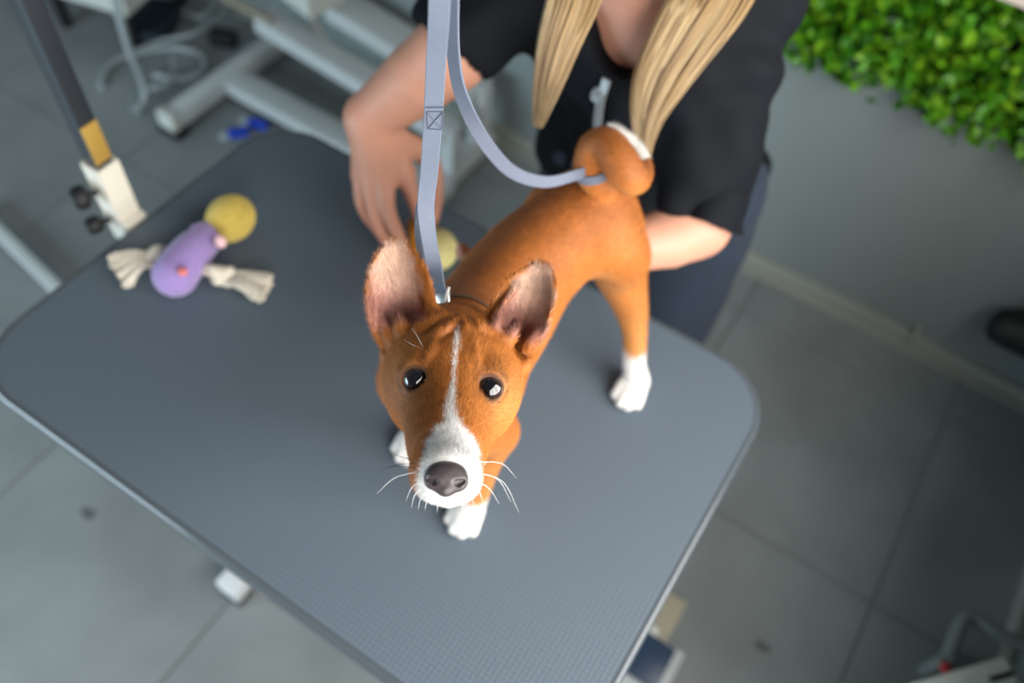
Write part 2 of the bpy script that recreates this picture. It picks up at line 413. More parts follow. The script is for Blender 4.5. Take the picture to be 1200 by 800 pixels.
for dx in (0.06, 0.2): lathe('mount', [(0.014, 0), (0.014, 0.07)], (c[0] - 0.035 + dx, WALL_Y, c[2]), (0, -1, 0), M_blk, blk, 12)

# ---------------------------------------------------------------- heater and pipe at the lower right
M_white = mat('white_enamel', lin(205, 208, 200), 0.4)
M_wgrey = mat('painted_pale_metal', lin(194, 199, 198), 0.42, noise=(6, 0.05))
hA = QF(1068, 800, 0.30); hB = QF(1178, 768, 0.30)
d = (hB - hA); d[2] = 0; L = np.linalg.norm(d); d /= L; nrm = np.array([-d[1], d[0], 0]) * -1
cen = (hA + hB) / 2 + nrm * 0.09
heater = thing('fan_heater', 'white box heater with vent slots on the floor at the lower right corner', 'heater', (cen[0], cen[1], 0))
rz = math.atan2(d[1], d[0])
bm_obj('housing', box_bm((cen[0], cen[1], 0.155), (L + 0.0, 0.18, 0.29), rz), M_white, heater, bevel=0.008)
M_slot = mat('dark_slot', lin(20, 22, 22), 0.8)
endc = np.array([cen[0], cen[1], 0]) + d * (L / 2)
for i in range(6):
    z = 0.27 - i * 0.028
    bm_obj('vent_slot', box_bm((endc[0], endc[1], z), (0.004, 0.14, 0.012), rz), M_slot, heater)
for i in range(6):
    q = np.array([cen[0], cen[1], 0]) + d * (L / 2 - 0.028) - nrm * (0.06 - 0.024 * i)
    bm_obj('vent_slot', box_bm((q[0], q[1], 0.3005), (0.05, 0.010, 0.003), rz), M_slot, heater)
for sx in (-1, 1):
    for sy in (-1, 1):
        q = np.array([cen[0], cen[1], 0]) + d * sx * (L / 2 - 0.02) + nrm * sy * 0.07
        lathe('foot', [(0.012, 0), (0.012, 0.012)], (q[0], q[1], 0), (0, 0, 1), M_blk, heater, 10)
pA = QF(1110, 772, 0.10); pB = QF(1133, 722, 0.10)
pipe = thing('pipe_valve', 'pale grey pipe stub with a red cap beside the white heater', 'pipe', (pA[0], pA[1], 0))
M_pipe = mat('grey_pipe', lin(120, 126, 122), 0.5)
tube('pipe', [(pA[0], pA[1], 0.10), (pB[0], pB[1], 0.10), (pB[0] + 0.06, pB[1] + 0.0, 0.10), (WALL_X + 0.01, pB[1] + 0.02, 0.09)], [0.015], M_pipe, pipe, 12, 4)
tube('riser', [(pA[0], pA[1], 0.0), (pA[0], pA[1], 0.05), (pA[0] , pA[1], 0.10)], [0.015], M_pipe, pipe, 12, 2)
lathe('red_cap', [(0.011, 0), (0.011, 0.014), (0.008, 0.018)], (pA[0], pA[1] - 0.012, 0.10), (0.3, -1, 0), mat('red_plastic', lin(170, 30, 30), 0.4), pipe, 14)

# ---------------------------------------------------------------- grooming table
M_mat = bpy.data.materials.new('ribbed_rubber_mat'); M_mat.use_nodes = True
nt = M_mat.node_tree; b = nt.nodes['Principled BSDF']; b.inputs['Roughness'].default_value = 0.5
tc = nt.nodes.new('ShaderNodeTexCoord'); sx = nt.nodes.new('ShaderNodeSeparateXYZ'); nt.links.new(tc.outputs['Object'], sx.inputs[0])
def sinw(out, fr):
    a = nt.nodes.new('ShaderNodeMath'); a.operation = 'MULTIPLY'; a.inputs[1].default_value = fr; nt.links.new(out, a.inputs[0])
    s = nt.nodes.new('ShaderNodeMath'); s.operation = 'SINE'; nt.links.new(a.outputs[0], s.inputs[0])
    c2 = nt.nodes.new('ShaderNodeMath'); c2.operation = 'ABSOLUTE'; nt.links.new(s.outputs[0], c2.inputs[0])
    p2 = nt.nodes.new('ShaderNodeMath'); p2.operation = 'POWER'; p2.inputs[1].default_value = 0.35; nt.links.new(c2.outputs[0], p2.inputs[0]); return p2.outputs[0]
ml = nt.nodes.new('ShaderNodeMath'); ml.operation = 'MULTIPLY'
nt.links.new(sinw(sx.outputs['X'], PI / 0.0062), ml.inputs[0]); nt.links.new(sinw(sx.outputs['Y'], PI / 0.0062), ml.inputs[1])
bp = nt.nodes.new('ShaderNodeBump'); bp.inputs['Strength'].default_value = 0.6; bp.inputs['Distance'].default_value = 0.0009
nt.links.new(ml.outputs[0], bp.inputs['Height']); nt.links.new(bp.outputs['Normal'], b.inputs['Normal'])
cr = nt.nodes.new('ShaderNodeMixRGB'); cr.inputs[1].default_value = lin(71, 83, 94); cr.inputs[2].default_value = lin(93, 106, 118)
nt.links.new(ml.outputs[0], cr.inputs[0]); nt.links.new(cr.outputs[0], b.inputs['Base Color'])
M_trim = mat('pale_edge_trim', lin(78, 86, 92), 0.22, coat=0.5)
M_dark = mat('dark_underside', lin(50, 54, 58), 0.7)
def rrect(x0, x1, y0, y1, r, n=10):
    pts = []
    for cx, cy, a0 in ((x1 - r, y1 - r, 0), (x0 + r, y1 - r, PI / 2), (x0 + r, y0 + r, PI), (x1 - r, y0 + r, 1.5 * PI)):
        for k in range(n + 1): a = a0 + PI / 2 * k / n; pts.append((cx + r * math.cos(a), cy + r * math.sin(a)))
    return pts
def slab(name, rings, m, parent, smooth=True):
    """rings: list of (inset, z) for the table outline from bottom to top; closed"""
    V, F = [], []; n = 0
    for ins, z in rings:
        p = rrect(-0.45 + ins, 0.45 - ins, -0.30 + ins, 0.30 - ins, max(0.092 - ins, 0.01)); n = len(p); V += [(x, y, z) for x, y in p]
    for i in range(len(rings) - 1):
        for j in range(n): F.append((i * n + j, i * n + (j + 1) % n, (i + 1) * n + (j + 1) % n, (i + 1) * n + j))
    bm = bmesh.new(); vs = [bm.verts.new(v) for v in V]
    for f in F: bm.faces.new([vs[i] for i in f])
    bm.faces.new([vs[i] for i in range(n)][::-1]); bm.faces.new([vs[(len(rings) - 1) * n + i] for i in range(n)])
    o = bm_obj(name, bm, m, parent); shade_auto(o.data, 0.5); return o
table = thing('grooming_table', 'dog grooming table with grey ribbed rubber top and pale edge', 'table', (0, 0, 0))
slab('top_board', [(0.004, H - 0.030), (0.004, H - 0.004)], M_dark, table)
slab('rubber_mat', [(0.0075, H - 0.0045), (0.0075, H - 0.001), (0.0085, H)], M_mat, table)
# edge trim: a bead running round the board
out = rrect(-0.45, 0.45, -0.30, 0.30, 0.092, 12); n = len(out); V, F = [], []
prof = [(0.0, 0.0), (-0.0012, 0.004), (-0.0012, 0.026), (0.0006, 0.0300), (0.004, 0.0318), (0.0078, 0.0310), (0.0078, 0.0)]
for ins, dz in prof:
    V += [(x, y, H - 0.031 + dz) for x, y in rrect(-0.45 + ins, 0.45 - ins, -0.30 + ins, 0.30 - ins, 0.092 - ins, 12)]
k = len(prof)
for i in range(k):
    for j in range(n): F.append((i * n + j, i * n + (j + 1) % n, ((i + 1) % k) * n + (j + 1) % n, ((i + 1) % k) * n + j))
o = link('edge_trim', fast_mesh('edge_trim', np.array(V), np.array(F)), table, M_trim); shade_auto(o.data, 0.8)
M_leg = mat('white_powder_coat', lin(205, 208, 206), 0.4)
# base frame under the top: two floor beams across, a long beam, a lift column
for x in (-0.29, 0.29):
    bm_obj('floor_beam', box_bm((x, 0.0, 0.045), (0.045, 0.40, 0.045)), M_leg, table, bevel=0.003)
    for y in (-0.205, 0.205):
        fo = bm_obj('end_cap', box_bm((x, y, 0.042), (0.052, 0.042, 0.054)), mat('cap_white', lin(222, 226, 228), 0.35), table, bevel=0.004)
        bm_obj('rubber_foot', box_bm((x, y, 0.0075), (0.056, 0.046, 0.015)), M_blk, fo, bevel=0.002)
bm_obj('long_beam', box_bm((0, 0, 0.055), (0.54, 0.05, 0.05)), M_leg, table, bevel=0.003)
for sy in (-1, 1):
    bm_obj('scissor_arm', beam_bm((-0.26, sy * 0.06, 0.09), (0.26, sy * 0.06, H - 0.09), 0.02, 0.045), M_leg, table, bevel=0.003)
    bm_obj('scissor_arm', beam_bm((0.26, sy * 0.085, 0.09), (-0.26, sy * 0.085, H - 0.09), 0.02, 0.045), M_leg, table, bevel=0.003)
    bm_obj('top_rail', box_bm((0, sy * 0.11, H - 0.055), (0.6, 0.03, 0.05)), M_leg, table, bevel=0.003)
# foot pedal on the floor beyond the right end
pc = QF(764, 776, 0.07)
ped = thing('foot_pedal', 'navy foot pedal on the floor under the right edge of the table', 'pedal', (pc[0], pc[1], 0))
M_navy = mat('navy_plastic', lin(38, 58, 84), 0.35)
bm_obj('pedal_base', box_bm((pc[0] - 0.01, pc[1], 0.02), (0.125, 0.13, 0.04)), M_wgrey, ped, bevel=0.006)
bm_obj('pedal_plate', box_bm((pc[0] - 0.018, pc[1] + 0.006, 0.055), (0.10, 0.092, 0.03)), M_navy, ped, bevel=0.006)
bm_obj('hinge_block', box_bm((pc[0] - 0.03, pc[1] + 0.062, 0.05), (0.03, 0.02, 0.028)), M_white, ped, bevel=0.003)
gc = QF(781, 722, 0.03)
tag(bm_obj('floor_block', box_bm((gc[0], gc[1], 0.016), (0.05, 0.105, 0.032)), mat('beige_plastic', lin(168, 160, 138), 0.5), bevel=0.005), 'small beige block on the floor beside the navy pedal', 'block')

# ---------------------------------------------------------------- grooming arm clamped to the left end
arm = thing('grooming_post', 'dark steel grooming post in an off white clamp on the table end', 'grooming arm', (-0.474, 0.0, H))
M_cream = mat('cream_clamp', lin(226, 220, 204), 0.4)
M_post = mat('dark_steel_tube', lin(52, 57, 63), 0.25, metal=0.3)
M_brass = mat('brass_sleeve', lin(196, 158, 78), 0.38, metal=0.35)
PXc, PYc = -0.478, 0.002
bm = bmesh.new()
for dx, dy, sx, sy in ((0.0155, 0, 0.004, 0.035), (-0.0155, 0, 0.004, 0.035), (0, 0.0155, 0.027, 0.004), (0, -0.0155, 0.027, 0.004)):
    box_bm((PXc + dx, PYc + dy, H + 0.032), (sx, sy, 0.15), bm=bm)
bm_obj('clamp_sleeve', bm, M_cream, arm)
bm_obj('clamp_jaw', box_bm((-0.4555, PYc, H + 0.006), (0.016, 0.034, 0.010)), M_cream, arm, bevel=0.002)
bm_obj('clamp_jaw', box_bm((-0.440, PYc, H - 0.045), (0.05, 0.034, 0.010)), M_cream, arm, bevel=0.002)
bm_obj('post', box_bm((PXc, PYc, H + 0.40), (0.026, 0.026, 0.86)), M_post, arm, bevel=0.002)
bm_obj('brass_plate', box_bm((PXc + 0.0138, PYc, H + 0.147), (0.002, 0.0255, 0.064)), M_brass, arm, bevel=0.0006)
bm_obj('overhead_arm', beam_bm((PXc, PYc, H + 0.82), (0.215, -0.078, H + 0.82), 0.024, 0.024), M_post, arm, bevel=0.002)
for kz, r in ((0.060, 0.017), (0.004, 0.013)):
    kp = np.array([PXc - 0.004, PYc - 0.017, H + kz])
    kn = lathe('clamp_knob', [(0.004, 0), (0.004, 0.012), (r * .75, 0.014), (r, 0.019), (r, 0.030), (r * .7, 0.036)], kp, (-0.45, -1, 0), M_blk, arm, 14)

# ---------------------------------------------------------------- things on the floor in the upper left
lift = thing('lift_table_base', 'pale grey steel lift base of another grooming table behind the first', 'table base', (-1.45, 1.0, 0))
f1, f2 = QF(203, 143, 0.05), QF(338, 33, 0.05)
fx = (f1[0] + f2[0]) / 2
fb = bm_obj('floor_beam', box_bm((fx, (f1[1] + 1.26) / 2, 0.047), (0.058, 1.26 - f1[1], 0.05)), M_wgrey, lift, bevel=0.005)
bm_obj('end_cap', box_bm((fx, f1[1], 0.05), (0.064, 0.03, 0.056)), M_white, lift, bevel=0.004)
bm_obj('rubber_foot', box_bm((fx, f1[1] + 0.006, 0.011), (0.085, 0.05, 0.022)), M_blk, fb, bevel=0.003)
g1, g2 = QF(262, 88, 0.05), QF(425, 178, 0.05)
bm_obj('floor_beam', box_bm(((g1[0] + g2[0]) / 2 + 0.15, 0.97, 0.047), (g2[0] - g1[0] + 0.3, 0.085, 0.045)), M_wgrey, lift, bevel=0.005)
h1 = QF(543, 185, 0.05)
bm_obj('floor_beam', box_bm((h1[0], 0.98, 0.047), (0.06, 0.54, 0.05)), M_wgrey, lift, bevel=0.005)
def inY(px, py, Y): return QY(px, py, Y)
bm_obj('lift_arm', beam_bm(inY(308, 22, 1.05), (h1[0], 1.05, 0.20), 0.075, 0.05), M_wgrey, lift, bevel=0.004)
bm_obj('lift_arm', beam_bm(inY(395, 5, 1.20), (h1[0], 1.20, 0.24), 0.11, 0.05), M_wgrey, lift, bevel=0.004)
bm_obj('strut', beam_bm(inY(362, 22, 1.13), inY(405, 85, 1.13), 0.022, 0.022), M_wgrey, lift, bevel=0.002)
bm_obj('guide_rod', beam_bm(inY(262, -3, 1.03), inY(318, 25, 1.03), 0.016, 0.016), mat('tan_rod', lin(150, 142, 124), 0.45), lift, bevel=0.002)
for yv, zv in ((1.05, 0.16), (1.20, 0.20)):
    bm_obj('pivot_bracket', box_bm((h1[0], yv, 0.07 + zv / 2), (0.05, 0.05, zv)), M_wgrey, lift, bevel=0.003)
e = inY(358, 27, 1.06)
cb = thing('control_box', 'white control box mounted over the pale lift base at the top edge', 'box', (e[0], 1.1, e[2]))
bm_obj('case', box_bm((e[0] - 0.02, 1.125, e[2] + 0.13), (0.13, 0.13, 0.20), -0.2), M_white, cb, bevel=0.004)
bm_obj('side_plug', box_bm((e[0] - 0.105, 1.10, e[2] + 0.12), (0.035, 0.06, 0.10), -0.2), M_blk, cb, bevel=0.004)
M_cable = mat('grey_cable', lin(156, 165, 166), 0.5)
def cable(pix, r, label, zs=None, m=M_cable):
    pts = [QF(u, v, (zs[i] if zs else r + 0.001)) for i, (u, v) in enumerate(pix)]
    tag(tube('cable', pts, [r], m, None, 8, 8), label, 'cable')
cable([(128, -20), (140, 20), (152, 60), (165, 90), (170, 112), (160, 132)], 0.011, 'thick pale hose hanging down from the white cabinet to the floor', [0.42, 0.33, 0.22, 0.11, 0.04, 0.012])
cable([(118, 102), (124, 82), (142, 68), (170, 60), (205, 56), (235, 64), (238, 82), (215, 92), (180, 88)], 0.010, 'pale cable lying in a wide low loop on the floor under the hose')
cable([(158, 52), (172, 36), (190, 18), (212, 15), (236, 20), (250, 8), (262, -10)], 0.009, 'pale cable arching towards the top edge of the picture')
cable([(160, 60), (190, 48), (225, 40), (250, 24), (270, 4)], 0.008, 'thin pale cable running straight beside the arched cable', [0.032, 0.034, 0.04, 0.034, 0.012])
cable([(155, 128), (165, 108), (195, 98), (204, 82), (202, 66)], 0.007, 'thinnest cable curling on the floor next to the wide loop', [0.008, 0.012, 0.034, 0.036, 0.036])
e = QF(150, 21, 0.14); dg = wp2 = (CAM_POS - e); ang = math.atan2(dg[1], dg[0]); r2 = 0.17 * math.sqrt(2)
cabn = thing('floor_cabinet', 'pale cabinet corner with short feet at the top edge of the picture', 'cabinet', (e[0] - r2 * math.cos(ang), e[1] - r2 * math.sin(ang), 0))
cl = cabn.location
bm_obj('case', box_bm((cl.x, cl.y, 0.34), (0.34, 0.34, 0.40), ang + PI / 4), M_white, cabn, bevel=0.006)
for sx in (-1, 1):
    for sy in (-1, 1):
        lathe('foot', [(0.02, 0), (0.02, 0.145)], (cl.x + sx * 0.19 * math.cos(ang + (0 if sy > 0 else PI / 2)), cl.y + sx * 0.19 * math.sin(ang + (0 if sy > 0 else PI / 2)), 0), (0, 0, 1), M_blk, cabn, 12)
e = QF(172, 30, 0.03)
tag(bm_obj('shadow_block', box_bm((e[0], e[1] + 0.03, 0.026), (0.13, 0.20, 0.052), 0.5), mat('shadow_blue', lin(20, 32, 42), 0.5), bevel=0.006), 'low dark blue block standing in for the shadow between the cabinet and the cables', 'box')  # dark block shaped in place of the shadow beside the cabinet
e = QF(262, 45, 0.02)
tag(bm_obj('power_adapter', box_bm((e[0], e[1], 0.0225), (0.085, 0.05, 0.045), 0.4), M_blk, bevel=0.006), 'black power adapter among the cables', 'adapter')
M_blue = mat('blue_plastic', lin(20, 66, 190), 0.35)
M_clear = mat('milky_plastic', lin(168, 176, 176), 0.3)
for (u, v), rzv, lab in (((279, 155), 0.9, 'bright blue clip on the floor, the nearer of two by the table corner'), ((302, 145), 0.3, 'bright blue clip on the floor, the farther of two by the table corner')):
    e = QF(u, v, 0.012); th = thing('plastic_clip', lab, 'clip', (e[0], e[1], 0), 'blue clips on the floor')
    bm_obj('jaw', box_bm((e[0], e[1], 0.011), (0.062, 0.026, 0.022), rzv), M_blue, th, bevel=0.005)
    dv = (math.cos(rzv) * 0.042, math.sin(rzv) * 0.042)
    bm_obj('handle', box_bm((e[0] - dv[0], e[1] - dv[1], 0.008), (0.03, 0.03, 0.016), rzv), M_clear, th, bevel=0.005)
a, b2 = QF(-30, 243, 0.03), QF(72, 342, 0.03)
tb = thing('floor_rail', 'pale grey metal rail on the floor at the left edge, running under the table', 'rail', ((a[0] + b2[0]) / 2, (a[1] + b2[1]) / 2, 0))
bm_obj('rail_bar', beam_bm((a[0], a[1], 0.03), (b2[0] + 0.25, b2[1] - 0.04, 0.03), 0.032, 0.028), M_wgrey, tb, bevel=0.004)
for t in (0.02, 0.98):
    q = np.array(a) * (1 - t) + (np.array(b2) + [0.25, -0.04, 0]) * t
    bm_obj('rubber_foot', box_bm((q[0], q[1], 0.008), (0.04, 0.036, 0.016), -0.16), M_blk, tb)
# ================================================================ the dog
def T(x, y, z): return np.array([x, y, z + H])
AX = np.array([CR, CU, -CF])                     # picture-aligned frame: right, up, towards the camera
def axes_rot(deg, tilt=0.0):
    a = math.radians(deg); r = CR * math.cos(a) + CU * math.sin(a); u = -CR * math.sin(a) + CU * math.cos(a); f = -CF
    t = math.radians(tilt); return np.array([r, u * math.cos(t) + f * math.sin(t), f * math.cos(t) - u * math.sin(t)])
dog = Sdf()
# trunk: deep chest, tucked belly, rump
dog.chain([T(.150, -.045, .215), T(.148, .02, .225), T(.146, .09, .238), T(.158, .155, .245), T(.166, .195, .25)], [.058, .062, .057, .052, .050], sm=4)
dog.chain([T(.150, -.055, .195), T(.148, -.01, .185), T(.146, .06, .205)], [.047, .046, .036], k=.03)
dog.chain([T(.150, -.02, .262), T(.148, .05, .268), T(.160, .16, .272), T(.166, .20, .268)], [.030, .030, .032, .030], k=.03)
# shoulders and front legs (the dog's left leg is on the right in the picture)
for (sx, ex_, px_), (sy, ey_, py_) in (((.196, .204, .205), (-.055, -.045, -.098)), ((.106, .098, .097), (-.055, -.040, -.060))):
    dog.chain([T(sx, sy, .235), T(sx, sy - .02, .185), T(ex_, ey_, .135)], [.030, .032, .024], k=.03)
    dog.chain([T(ex_, ey_ - .01, .150), T(px_, py_ + .022, .075), T(px_, py_ + .014, .035), T(px_, py_ + .004, .020)], [.0235, .0165, .0160, .017], k=.012)
    f = np.array([px_, py_]); fw = np.array([.10, -1.0]); fw /= np.linalg.norm(fw); sd = np.array([-fw[1], fw[0]])
    dog.ell(T(px_, py_ - .002, .016), (.0185, .021, .015), k=.008)
    for q, l in ((-1.5, .016), (-.5, .024), (.5, .024), (1.5, .016)):
        a0 = f + sd * q * .0085 + fw * .004; a1 = f + sd * q * .0102 + fw * l
        dog.chain([T(a0[0], a0[1], .020), T(a1[0], a1[1], .0095)], [.0080, .0074], k=.0020)
# hind legs
Tz = lambda u, v, z: QZ(u, v, z) - np.array([0, 0, H])
for hip, knee, mid, hock, low, paw in (((.198, .190, .228), Tz(727, 318, .165), Tz(739, 358, .118), Tz(744, 392, .082), Tz(743, 425, .045), (.284, .170)), ((.128, .190, .225), (.112, .160, .160), (.110, .180, .12), (.110, .198, .082), (.112, .18, .05), (.115, .160))):
    dog.chain([T(*hip), T(*((np.array(hip) + knee) / 2 + [.004, 0, .004])), T(*knee), T(*mid), T(*hock), T(*low), T(paw[0], paw[1] + .010, .022)], [.041, .037, .0315, .0215, .0150, .0150, .0165], k=.025, sm=3)
    f = np.array(paw); fw = np.array([.12, -1.0]); fw /= np.linalg.norm(fw); sd = np.array([-fw[1], fw[0]])
    dog.ell(T(paw[0], paw[1] + .002, .016), (.0185, .022, .0150), k=.008)
    for q, l in ((-1.5, .018), (-.5, .026), (.5, .026), (1.5, .018)):
        a0 = f + sd * q * .0085 + fw * .004; a1 = f + sd * q * .0100 + fw * l
        dog.chain([T(a0[0], a0[1], .020), T(a1[0], a1[1], .0095)], [.0080, .0074], k=.0020)
# tail: a tight curl over the rump
TAIL = [(704, 216, .905, .019), (693, 196, .885, .0175), (697, 174, .865, .0165), (711, 170, .852, .0170), (724, 186, .846, .0180), (735, 204, .850, .0178), (745, 210, .868, .0145), (752, 198, .886, .0110), (745, 178, .893, .0095), (730, 160, .893, .0070), (712, 144, .893, .0012)]
dog.chain([QD(u, v, d) for u, v, d, r in TAIL], [r for *_, r in TAIL], k=.006, sm=4)
# neck
dog.chain([T(.150, -.03, .235), T(.166, -.065, .300), QD(535, 408, .720), QD(533, 425, .685)], [.054, .046, .041, .040], k=.03, sm=3)
# head
HR = axes_rot(-5.5)
dog.ell(QD(531, 424, .668), (.0458, .0395, .0480), HR, k=.02)
dog.ell(QD(531, 436, .655), (.0448, .0400, .0420), HR, k=.02)
for u, v in ((492, 457), (568, 466)): dog.ell(QD(u, v, .657), (.0238, .0320, .030), HR, k=.02)
dog.chain([QD(528, 470, .633), QD(525, 515, .597), QD(523, 553, .565)], [.0360, .0285, .0208], k=.018, sm=3)
dog.ell(QD(523, 551, .560), (.0225, .0180, .020), axes_rot(-5.5), k=.008)                   # flews
for u, v in ((509, 560), (538, 562)): dog.ball(QD(u, v, .562), .0125, k=.008)
dog.chain([QD(528, 520, .645), QD(525, 560, .605), QD(524, 577, .580)], [.026, .018, .0095], k=.008)   # lower jaw
dog.chain([QD(531, 425, .634), QD(528, 470, .611), QD(525, 515, .583)], [.020, .016, .013], k=.02)      # bridge
EYES = [(488, 444, .611), (574, 454, .611)]
for u, v, d in EYES:
    s = 1 if u > 530 else -1
    dog.ball(QD(u - s * 1, v - 14, d + .011), .0120, k=.010); dog.chain([QD(u - 17, v - 10 - 3 * s, d + .004), QD(u - s, v - 21, d + .0015), QD(u + 17, v - 9 + 3 * s, d + .004)], [.002, .0038, .002], k=.004, sm=3)                                 # brow
    dog.ball(QD(u, v + 1, d + .006), .0122, k=.008)                                          # lids
def ear(base, tip, hw, D0, D1, curl, lean):
    b, t = QD(*base, D0), QD(*tip, D1); v = t - b; L = np.linalg.norm(v); v /= L
    f = -CF + lean * CR; f = f - v * (f @ v); f /= np.linalg.norm(f); u = np.cross(v, f); th = .0022
    def fn(x, y, z):
        dx, dy, dz = x - b[0], y - b[1], z - b[2]
        a = dx * u[0] + dy * u[1] + dz * u[2]; c = (dx * v[0] + dy * v[1] + dz * v[2]) / L; w_ = dx * f[0] + dy * f[1] + dz * f[2]
        cc = np.clip(c, 0, 1)
        prof = np.interp(cc, [0, .12, .3, .5, .7, .82, .92, .97, 1.0], [.70, .88, 1.0, .97, .82, .64, .40, .23, .05]) * hw
        ws = curl * (np.clip(np.abs(a) / hw, 0, 1.15)) ** 2 - .014 * (1 - cc) ** 2 - curl * .45
        sh = np.abs(w_ - ws) * .75 - (th + .0025 * (1 - cc)); ed = np.abs(a) - prof
        q = np.maximum(sh + .003, 0) ** 2 + np.maximum(ed + .003, 0) ** 2
        e = np.where((ed > -.003) & (sh > -.003), np.sqrt(q) - .003, np.maximum(sh, ed))
        return np.maximum(e, np.maximum(-c - .06, c - .995) * L)
    P = np.array([b, t]); return fn, P.min(0) - hw - .02, P.max(0) + hw + .02, (b, u, v, f, L, hw, curl)
EARS = []
for args in (((474, 404), (461, 276), .0262, .648, .662, .020, .10), ((593, 414), (636, 303), .0245, .650, .664, .018, -.25)):
    fn, lo_, hi_, fr = ear(*args); dog.op(fn, lo_, hi_, k=.008); EARS.append(fr)
def hit(u, v, lo=.45, hi=1.0, sd=dog, n=400):
    """depth at which a pixel's ray meets the surface"""
    t = np.linspace(lo, hi, n); P = CAM_POS + ray(u, v) * t[:, None]; d = sd.at(P); i = np.argmax(d < 0)
    if d[i] >= 0: return None
    a, b_ = d[i - 1], d[i]; return t[i - 1] + (t[i] - t[i - 1]) * a / (a - b_)
# forehead wrinkles, tragus tufts
for pts, r in (([(488, 388), (505, 379), (523, 371)], .0046), ([(508, 395), (522, 387), (535, 377)], .0046), ([(539, 374), (546, 386), (556, 400)], .0046), ([(552, 377), (561, 386), (574, 392)], .0044), ([(500, 426), (507, 412), (511, 398)], .0034), ([(560, 432), (556, 416), (554, 404)], .0034)):
    P = [QD(u, v, (hit(u, v) or .62) + r * .12) for u, v in pts]; dog.chain(P, [r * .6, r, r * .6], k=.0022)
for pts, r in (([(490, 395), (507, 386), (525, 376)], .0012), ([(514, 400), (527, 391), (537, 381)], .0012), ([(546, 376), (553, 388), (561, 399)], .0012), ([(541, 400), (539, 430), (535, 465)], .0010)):
    P = [QD(u, v, hit(u, v) or .62) for u, v in pts]; dog.chain(P, [r * .6, r, r * .6], k=.003, mode='sub')
# folds inside the ears
for pts, rr_ in (([(478, 396, .646), (470, 384, .643), (466, 366, .648)], (.0060, .0055, .0020)), ([(458, 398, .650), (452, 384, .650), (447, 368, .655)], (.0050, .0045, .0020)), ([(592, 400, .646), (600, 390, .643), (604, 376, .648)], (.0060, .0050, .0020)), ([(618, 408, .650), (626, 396, .648), (632, 388, .652)], (.0052, .0046, .0030)), ([(503, 385, .640), (503, 360, .650), (494, 325, .660)], (.0040, .0034, .0020)), ([(580, 385, .642), (588, 362, .650), (604, 335, .660)], (.0040, .0034, .0020))):
    dog.chain([QD(*p) for p in pts], rr_, k=.006, sm=3)
# eye openings and nose seat
EYE_C = []
for u, v, d in EYES:
    c = QD(u, v, hit(u, v) + .0082); EYE_C.append(c)
    s = 1 if u > 530 else -1
    dog.ell(c - CF * .004, (.0086, .0074, .012), axes_rot(-4 - 8 * s), k=.002, mode='sub')
NOSE = QD(523, 560, hit(523, 560) + .001)
dog.chain([QD(508, 591, .590), QD(524, 584, .563), QD(545, 587, .588)], [.0008, .0012, .0008], k=.003, mode='sub', sm=3)   # mouth line

lo, hi = T(.02, -.33, -.004), T(.34, .30, .56)
DV, DF = dog.mesh(lo, hi, .0019)
DV = relax(DV, DF, 2, .5); DV[:, 2] = np.maximum(DV[:, 2], H + .0003)
DN = vnormals(DV, DF)
def inpoly(x, y, poly):
    c = np.zeros(x.shape, bool); n = len(poly)
    for i in range(n):
        (x0, y0), (x1, y1) = poly[i], poly[(i + 1) % n]
        m = ((y0 > y) != (y1 > y)) & (x < (x1 - x0) * (y - y0) / (y1 - y0 + 1e-12) + x0); c ^= m
    return c
def seg_dist(x, y, pts):
    d = np.full(x.shape, 1e9)
    for (x0, y0), (x1, y1) in zip(pts[:-1], pts[1:]):
        L2 = (x1 - x0) ** 2 + (y1 - y0) ** 2; t = np.clip(((x - x0) * (x1 - x0) + (y - y0) * (y1 - y0)) / L2, 0, 1)
        d = np.minimum(d, np.hypot(x - x0 - t * (x1 - x0), y - y0 - t * (y1 - y0)))
    return d
ORANGE, DEEP, PALE, WHITE, BLACK = [np.array(lin(*c)[:3]) for c in ((176, 105, 43), (124, 66, 25), (202, 144, 82), (216, 214, 210), (24, 20, 20))]
PINK, EARDARK, EARPALE = [np.array(lin(*c)[:3]) for c in ((170, 116, 104), (92, 58, 52), (196, 160, 140))]
tail_c = np.array([QD(u, v, d) for u, v, d, r in TAIL[-4:]])
